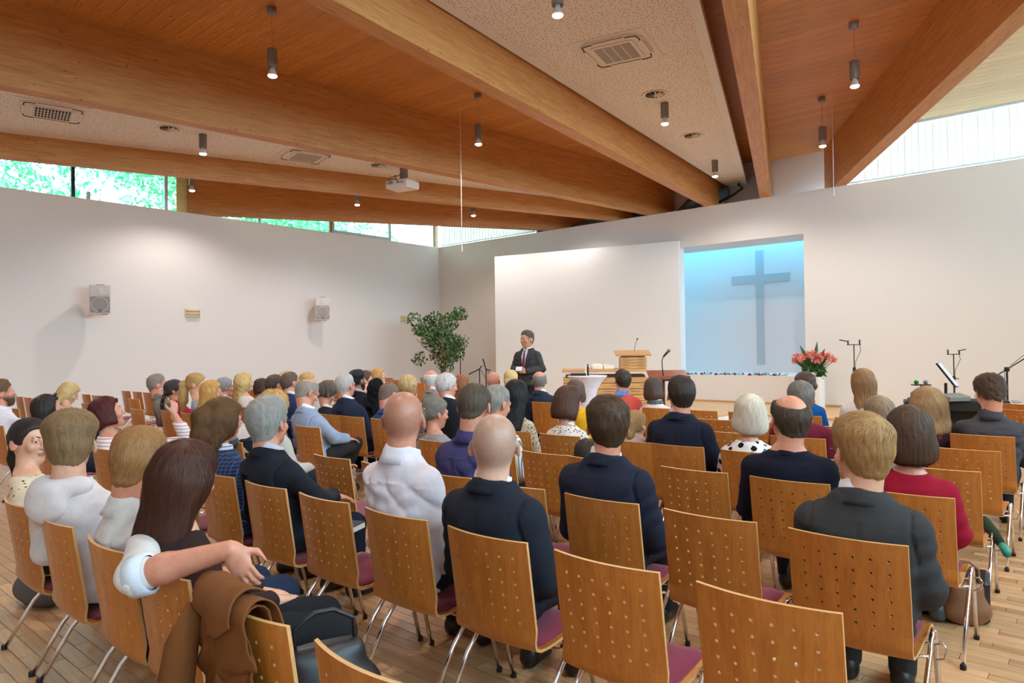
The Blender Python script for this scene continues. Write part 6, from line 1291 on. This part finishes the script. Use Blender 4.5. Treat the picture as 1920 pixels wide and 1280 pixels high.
for i in range(62):
    a = r_.uniform(0, 6.28); rr = r_.uniform(0, 1)**.5; c = np.array([.45*rr*math.cos(a), .24*rr*math.sin(a)-.03, .36+.13*(1-rr*rr)+r_.uniform(-.05, .05)]); n = 22
    d = r_.normal(size=(n, 3)); d[:, 2] += .5; d /= np.linalg.norm(d, axis=1)[:, None]; w = np.cross(d, r_.normal(size=(n, 3))); w /= np.linalg.norm(w, axis=1)[:, None]; L = .075*(.7+.5*r_.random(n))[:, None]
    V = np.stack([c+d*.01, c+d*L*.6+w*.013, c+d*L, c+d*L*.6-w*.013], 1).reshape(-1, 3); mk('flower', V, np.arange(4*n).reshape(n, 4), M_petal, fl, True, {'rnd': np.repeat(r_.random(n), 4)}); MB().tube([(c[0]*.2, c[1]*.2, .06), tuple(c)], .004, 5).obj('stem', M_leafg, fl)
for ex, ez, b in ((-.46, .42, .0), (-.3, .68, .05), (-.16, .4, .1), (.08, .75, .0), (.22, .6, .04), (.34, .5, .0), (-.38, .5, .08)):
    m = MB(); n = 7; V = []
    for i in range(n+1):
        u = i/n; c = Vector((ex*u, b, .1+(ez-.1)*u)); wd = .035*math.sin(PI*min(1, u*1.02))**.7+.002; nn = Vector((-(ez-.1), 0, ex)).normalized(); zig = 1+.25*(i % 2); V += [c+nn*wd*zig, c-nn*wd*zig+Vector((0, .012, 0)), c+Vector((0, -.012, 0))]
    F = []
    for i in range(n):
        for k in range(3): F.append((i*3+k, i*3+(k+1) % 3, (i+1)*3+(k+1) % 3, (i+1)*3+k))
    m.v = [tuple(v) for v in V]; m.f = F; m.obj('long_leaf', M_leafg, fl)
# ficus tree in the far corner
fc = at_d(830, 660, 20.2); fic = empty('ficus_tree', (fc[0], fc[1], ST), 0, 'tall potted ficus tree in the far left corner', 'plant'); M_bk = wood('ficus_bark', srgb(132, 96, 70), srgb(176, 136, 104), 'z', 2, .8)
MB().lathe([(0, 0), (.2, 0), (.26, .4), (.27, .42), (.24, .42), (.23, .37), (0, .36)], 24).obj('pot', M_white, fic, True)
br_ = []
for k in range(7):
    a = k*.9; r1 = .12+.08*(k % 3); top_ = (r1*3.6*math.cos(a), r1*3*math.sin(a), 1.5+.18*(k % 4)); pts = [(.03*math.cos(a), .03*math.sin(a), .36), (.06*math.cos(a+1), .06*math.sin(a+1), .8), (r1*math.cos(a), r1*math.sin(a), 1.2), top_]; MB().tube(pts, [.022, .02, .016, .007], 7).obj('trunk', M_bk, fic, True); br_.append(top_)
t = NT('ficus_leaf'); at_ = t.n('Attribute', attribute_name='rnd'); M_fic = t.done(t.bsdf(base=t.ramp(at_.outputs['Fac'], [(0, srgb(34, 66, 34)), (.6, srgb(62, 104, 48)), (1, srgb(104, 142, 66))]), rough=.4))
cl = [(r_.uniform(-.78, .78), r_.uniform(-.6, .6), r_.uniform(1.1, 2.45)) for _ in range(34)]; cl = [c for c in cl if (c[0]/.85)**2+((c[2]-1.75)/.95)**2 < 1.15]
leaf_cloud('foliage', cl+[(.6, .1, 2.4), (-.5, 0, 2.2), (.75, 0, 1.6), (-.8, 0, 1.9), (.15, 0, .85), (0, 0, 1.0)], .24, 2900, .055, M_fic, fic, 21, droop=.9)
# microphone stands
def stereo_stand(px_, py_, d, label, flip):
    p = at_d(px_, py_, d); zf = 0; r = empty('microphone_stand', (p[0], p[1], zf), math.radians(40), label, 'microphone stand', None); zz = p[2]; tripod(r)
    MB().tube([(0, 0, .02), (0, 0, zz-.35)], .013, 8).obj('lower_pole', M_black, r); MB().tube([(0, 0, zz-.38), (0, 0, zz)], .008, 8).obj('upper_pole', M_black, r); MB().lathe([(.013, 0), (.022, .01), (.022, .06), (.013, .07)], 10, (0, 0, zz-.4)).obj('clutch', M_black, r); MB().tube([(.02, 0, zz-.37), (.07, 0, zz-.37)], .007, 6).obj('knob', M_black, r)
    MB().bbox((0, 0, zz), (.2, .02, .012), .003).obj('stereo_bar', M_black, r)
    for s in (-1, 1):
        mt = MB().tube([(s*.085, 0, zz), (s*.085, 0, zz+.045)], .011, 8).obj('clip', M_black, r)
        if s*flip > 0: MB().tube([(s*.085-.01*s, 0, zz+.06), (s*.085+.12*s*0-.0, .02, zz+.05), (s*.2, .02, zz+.075)], .008, 7).obj('microphone', M_black, r)
        else: MB().ell((s*.085, 0, zz+.06), (.016, .016, .02), 10, 7).obj('microphone', M_steel, r)
    MB().tube([(.085, 0, zz), (.1, .0, zz-.08), (.03, .02, zz-.25), (.014, .012, zz-.5)], .004, 5).obj('cable', M_black, r)
stereo_stand(1601, 646, 10.2, 'double microphone stand left of the woman with long hair', -1); stereo_stand(1788, 664, 10.6, 'double microphone stand behind the music sheet', 1)
p = at_d(1888, 692, 9.6); r = empty('boom_stand', (p[0], p[1], 0), math.radians(40), 'black boom microphone stand reaching out of the picture at right', 'microphone stand'); tripod(r); MB().tube([(0, 0, .02), (0, 0, p[2])], .012, 8).obj('pole', M_black, r); MB().lathe([(.0, -.03), (.03, -.03), (.034, 0), (.03, .03), (0, .03)], 12, (0, 0, p[2])).obj('clutch', M_black, r); MB().tube([(-.22, 0, p[2]-.13), (0, 0, p[2]), (.75, 0, p[2]+.44)], .009, 7).obj('boom', M_black, r); MB().tube([(-.03, 0, p[2]), (-.035, 0, p[2]-.4), (-.03, 0, .3)], .004, 5).obj('cable', M_black, r); MB().tube([(.05, 0, p[2]+.05), (.3, 0, p[2]+.24), (.7, 0, p[2]+.47)], .004, 5).obj('boom_cable', M_black, r)
for px_, d, top_, lab, boom in ((863, 17.0, 671, 'thin black microphone stand in front of the ficus', False), (911, 14.5, 690, 'low microphone stand left of the bald man in the front row', True), (899, 14.2, 690, 'second low boom stand beside the far wall', True)):
    p = at_d(px_, top_, d); r = empty('microphone_stand', (p[0], p[1], ST), math.radians(42), lab, 'microphone stand'); zz = p[2]-ST; tripod(r); MB().tube([(0, 0, .02), (0, 0, zz)], .012, 7).obj('pole', M_black, r)
    if boom: MB().tube([(-.22 if px_ < 905 else .1, 0, zz-.12 if px_ < 905 else zz-.05), (0, 0, zz-.02), (.05 if px_ < 905 else -.06, 0, zz+.05 if px_ < 905 else zz+.2)], .014, 7).obj('boom', M_black, r); MB().tube([(.0, 0, zz), (.12, 0, zz-.2), (.18, 0, .3)], .006, 5).obj('cable', M_black, r)
    else: MB().ell((0, 0, zz+.03), (.028, .028, .035), 10, 7).obj('mic_head', M_black, r)
# keyboard corner at right
kp = at_d(1790, 752, 9.8); M_gy = plain('grey_metal_case', srgb(132, 128, 120), .5); kr = empty('digital_piano', (kp[0], kp[1], 0), math.radians(14), 'black digital piano under a dark cover at the right', 'piano'); kz = kp[2]
MB().bbox((0, 0, kz-.06), (1.25, .42, .13), .01).obj('case', M_black, kr); MB().bbox((.02, -.05, kz+.02), (1.2, .2, .02), .003, Rx(.1)).obj('key_cover', M_slot, kr)
for s in (-1, 1): MB().bbox((s*.52, 0, (kz-.12)/2), (.05, .4, kz-.12), .005).obj('leg', M_black, kr)
MB().bbox((0, .12, (kz-.12)/2+.08), (1.0, .03, kz-.3), .003).obj('back_panel', M_black, kr); MB().tube([(-.5, -.15, .12), (.5, -.15, .12)], .012, 6).obj('foot_rail', M_alu, kr)
mx_ = MB().bbox((0, 0, .03), (.34, .2, .07), .008, Rx(.2)).obj('control_box', M_gy); mp_ = at_d(1790, 741, 9.62); mx_.location = (mp_[0], mp_[1], kz+.04); mx_.rotation_euler = (0, 0, .9); tag(mx_, 'grey control box standing on the digital piano', 'mixer')
sp_ = at_d(1776, 703, 9.7); ms_ = empty('music_sheet', (sp_[0], sp_[1], sp_[2]), 0.0, 'tilted white music sheet on a black rest above the piano', 'music sheet'); MB().box((0, 0, 0), (.02, .23, .4), Ry(-.6)).obj('rest', M_black, ms_); MB().box((.014, 0, .01), (.004, .22, .38), Ry(-.6)).obj('paper', plain('paper', srgb(214, 208, 220), .8), ms_); MB().bbox((-.02, 0, -.26), (.03, .06, .3), .004).obj('support', M_black, ms_)
tp_ = at_d(1727, 720, 10.3); tr2 = empty('microphone_tray', (tp_[0], tp_[1], 0), .7, 'small black tray with green and grey foam microphones', 'tray'); MB().bbox((0, 0, tp_[2]-.01), (.24, .12, .016), .004).obj('shelf', M_black, tr2); MB().tube([(0, 0, .02), (0, 0, tp_[2]-.01)], .012, 8).obj('pole', M_black, tr2); tripod(tr2)
for x, c, l in ((-.07, (30, 140, 70), 'green foam microphone head lying on the small tray'), (.07, (140, 140, 146), 'grey foam microphone head lying on the small tray')):
    e = MB().ell((0, 0, .03), (.035, .035, .032), 12, 8); e.tube([(0, 0, .02), (0, .09, .012)], [.014, .012], 8); o = e.obj('microphone', plain('foam_%d' % c[0], srgb(*c), .9), smooth=True); o.location = (tp_[0]+x*math.cos(.7), tp_[1]+x*math.sin(.7), tp_[2]); tag(o, l, 'microphone')
# ------------------------------------------------- things on and under the chairs
M_suede = cloth((122, 76, 40))
def drape(name, row, c, pts, rad, mat, label, seed, cat, cuts=None):
    """cloth hung over a chair back: a lumpy shell grown around the back and wrinkled"""
    x, y = seat_xy(row, c); f = Field(np.arange(-.36, .36, .0085), np.arange(-.42, .02, .0085), np.arange(.28, .98, .0085))
    for a, b, ra, rb in pts: f.rc(a, b, ra, rb, .05)
    X, Y, Z = f.xs[:, None, None], f.ys[None, :, None], f.zs[None, None, :]; P_ = (X+0*Y+0*Z, Y+0*X+0*Z, Z+0*X+0*Y)
    f.F = f.F+(.009*np.sin(P_[0]*48+6*np.sin(P_[2]*6+seed)+P_[2]*10)*ss(.86, .7, P_[2])+.006*wave(P_, seed, 34)).astype(np.float32)
    q = lambda X, Y, Z: np.maximum(np.abs(Y+.262-.14*(.804-Z)-.034*(X/.217)**2)-.009, Z-.806)+0*X
    f.F = smax(f.F, -q(X, Y, Z).astype(np.float32), .004); V, Q = f.nets(); o = mk(name, V, Q, mat, None, True); o.location = (x, y, 0); tag(o, label, cat); return o
def cloth_strip(name, parent, mat, u0, u1, va, vb, lift, A, seed, nu=46, nv=64, hem=.0):
    """cloth laid over the chair back: v runs from the front hem over the top edge to the back hem"""
    r = np.random.default_rng(seed); ph = r.uniform(0, 6.28, 6); V = []
    for j in range(nv+1):
        for i in range(nu+1):
            a = i/nu; v = va+(vb-va)*j/nv; v2 = v+(hem*math.sin(a*5+ph[3]) if j > nv*.8 else 0)*(j/nv-.8)*5*(1 if v > 0 else 0); u = u0+(u1-u0)*a+(v2*.22 if v > 0 else -v*.1); R0 = .02+lift
            yb = lambda z: -.262+.144*(.804-z)+.034*(min(abs(u), .24)/.217)**2
            q = PI*R0/2
            if abs(v2) < q: an = v2/R0; p = Vector((u, yb(.804)-R0*math.sin(an), .806+lift*.3+R0*math.cos(an)-.012)); nn = Vector((0, -math.sin(an), math.cos(an)))
            elif v2 > 0: z = .804-(v2-q); p = Vector((u, yb(max(z, .42))-R0-.04*max(0, v2-q), z)); nn = Vector((0, -1, .08))
            else: z = .804-(-v2-q); p = Vector((u, yb(z)+R0, z)); nn = Vector((0, 1, .1))
            s_ = u+.5*v2; am = A*min(1, max(.12, abs(v2)*4.5)); w_ = (abs(math.sin(s_*17+1.3*math.sin(v2*6+ph[0])+ph[1]))**.75-.45)+.35*math.sin(s_*44+1.8*math.sin(v2*9+ph[2])+ph[3])+.18*math.sin(s_*85+v2*30+ph[4])
            p = p+nn*(am*w_+A*.45); p.x += .012*math.sin(v2*13+ph[5])*(1 if a > .5 else -1)*min(1, abs(v2)*5); V.append(p)
    N = len(V); W = nu+1; nr_ = []
    for j in range(nv+1):
        for i in range(nu+1):
            e1 = V[j*W+min(i+1, nu)]-V[j*W+max(i-1, 0)]; e2 = V[min(j+1, nv)*W+i]-V[max(j-1, 0)*W+i]; n_ = e2.cross(e1); n_.normalize(); nr_.append(n_)
    sgn = 1 if nr_[N//2].dot(Vector((0, -1, .4))) > 0 else -1
    V2 = V+[v-n_*sgn*.005 for v, n_ in zip(V, nr_)]; F = []
    for j in range(nv):
        for i in range(nu):
            q = (j*W+i, j*W+i+1, (j+1)*W+i+1, (j+1)*W+i); F += [q, tuple(k+N for k in q[::-1])]
    rim = [i for i in range(nu)]+[j*W+nu for j in range(nv)]+[nv*W+i for i in range(nu, 0, -1)]+[j*W for j in range(nv, 0, -1)]
    for a, b in zip(rim, rim[1:]+rim[:1]): F.append((b, a, a+N, b+N))
    m = MB(); m.v = [tuple(v) for v in V2]; m.f = F; return m.obj(name, mat, parent, True)
def suede():
    x, y = seat_xy(0, 2); r = empty('suede_jacket', (x, y, 0), 0, 'brown suede jacket hung over the back of a near chair', 'jacket')
    cloth_strip('back_panel', r, M_suede, -.25, .1, -.24, .52, .006, .03, 3, hem=.06)
    cloth_strip('collar', r, M_suede, -.17, .06, -.05, .13, .045, .016, 8, 30, 24, .03)
    cloth_strip('yoke', r, M_suede, -.26, .11, -.12, .22, .03, .014, 14, 40, 30, .02)
    MB().tube([(-.17, -.3, .79), (-.19, -.335, .68), (-.2, -.35, .56), (-.205, -.345, .44), (-.21, -.34, .34)], [.03, .048, .052, .05, .046], 14).obj('sleeve', M_suede, r, True)
    for k in range(3): MB().ell((-.215+.008*k, -.405, .5-.09*k), (.009, .004, .009), 10, 6).obj('button', plain('horn_button', srgb(70, 44, 26), .4), r, True)
suede()
drape('dark_coat', 2, 8.6, [((-.15, -.27, .82), (.17, -.27, .82), .03, .03), ((-.14, -.29, .78), (-.14, -.3, .5), .04, .05), ((.0, -.29, .78), (.0, -.3, .45), .04, .05), ((.14, -.29, .78), (.14, -.3, .5), .04, .05)], .03, cloth((70, 84, 104)), 'dark blue grey coat draped over a chair at left', 9, 'coat')
def handbag(loc, rz, size, mat, label, strap):
    r = empty('handbag', loc, rz, label, 'bag'); w, d, h = size; f = Field(*[np.arange(-a/2-.06, a/2+.06, .012) for a in (w, d)], np.arange(-.04, h+.06, .012)); f.el((0, 0, h*.42), (w/2, d/2, h*.5), .02); f.rc((-w*.38, 0, h*.3), (w*.38, 0, h*.3), d*.42, d*.42, .04); f.rc((-w*.3, 0, h*.85), (w*.3, 0, h*.85), d*.2, d*.2, .05)
    X, Y, Z = f.xs[:, None, None], f.ys[None, :, None], f.zs[None, None, :]; f.F = f.F+(.004*wave((X+0*Y+0*Z, Y+0*X+0*Z, Z+0*X+0*Y), 3, 50)).astype(np.float32); f.put(lambda X, Y, Z: Z-.001+0*X+0*Y, (-9, -9, -9), (9, 9, .05), .01, 'sub'); V, Q = f.nets(); mk('bag_body', V, Q, mat, r)
    MB().tube([(-w*.32, 0, h*.85), (-w*.3, .0, h*1.05+strap*.5), (-w*.1, .01, h+strap), (w*.1, .01, h+strap), (w*.3, 0, h*1.05+strap*.5), (w*.32, 0, h*.85)], .008, 7).obj('strap', mat, r, True)
x, y = seat_xy(0, 2); handbag((x+.05, y+.0, .405), 1.2, (.3, .16, .24), plain('black_leather', srgb(30, 30, 34), .4), 'black handbag with grey strap on the suede jacket chair', .09)
p = at_z(1842, 1188, 0); handbag((-.62, p[1]+.1, 0), .5, (.2, .11, .24), plain('tan_leather', srgb(132, 92, 66), .45), 'brown leather bag on the floor by the aisle chairs', .1)
p = at_z(30, 1135, 0); handbag((p[0]+.1, p[1]+.1, 0), .3, (.32, .18, .3), plain('grey_bag', srgb(96, 92, 96), .7), 'grey bag on the floor at the lower left edge', .08)
x, y = seat_xy(3, 0); b = MB().bbox((0, 0, .12), (.36, .26, .24), .02).obj('black_bag', M_black); b.location = (x+.08, y+.55, 0); b.rotation_euler = (0, 0, .1); tag(b, 'square black bag under the aisle chair before the crimson sweater', 'bag')
x, y = seat_xy(4, 0); um = empty('umbrella', (x+.29, y-.02, .33), 0, 'folded dark green umbrella with teal handle hanging at an aisle chair', 'umbrella'); MB().tube([(0, 0, .02), (-.06, .12, .06), (-.12, .26, .1)], [.022, .036, .03], 9).obj('folded_canopy', cloth((40, 58, 40)), um, True); MB().tube([(0, 0, .02), (.02, -.04, .005), (.03, -.08, -.01)], [.022, .026, .02], 9).obj('handle', plain('teal_plastic', srgb(40, 150, 140), .4), um, True)
def book(loc, rz, size, col, label, rx=0):
    r = empty('book', loc, rz, label, 'book'); w, d, h = size; R = Rx(rx); MB().bbox((0, 0, h/2), (w-.006, d-.004, h-.006), .001, R).obj('pages', M_page, r)
    c = plain('cover_%d_%d_%d' % col, srgb(*col), .55); MB().box(R@Vector((0, 0, h)), (w, d, .004), R).obj('front_cover', c, r); MB().box(R@Vector((0, 0, 0.002)), (w, d, .004), R).obj('back_cover', c, r)
p = at_d(648, 952, 3.8); book((p[0], p[1], .56), .4, (.13, .2, .035), (30, 34, 48), 'dark hymn book resting on the knee of the grey-haired man')
x, y = seat_xy(2, 1); book((x+.05, y-.08, .383), .6, (.12, .17, .022), (24, 22, 26), 'small black book on the burgundy pad left of the charcoal suit')
p = at_d(1787, 812, 4.9); x, y = seat_xy(6, 0); book((x-.12, y+.16, .545), .3, (.15, .22, .012), (226, 222, 232), 'open white booklet on the lap of the man in charcoal')
p = at_z(1905, 752, .82); book((p[0], p[1]+.05, .806), .8, (.1, .05, .012), (150, 146, 144), 'small grey booklet lying on a chair back at the right edge', .4)
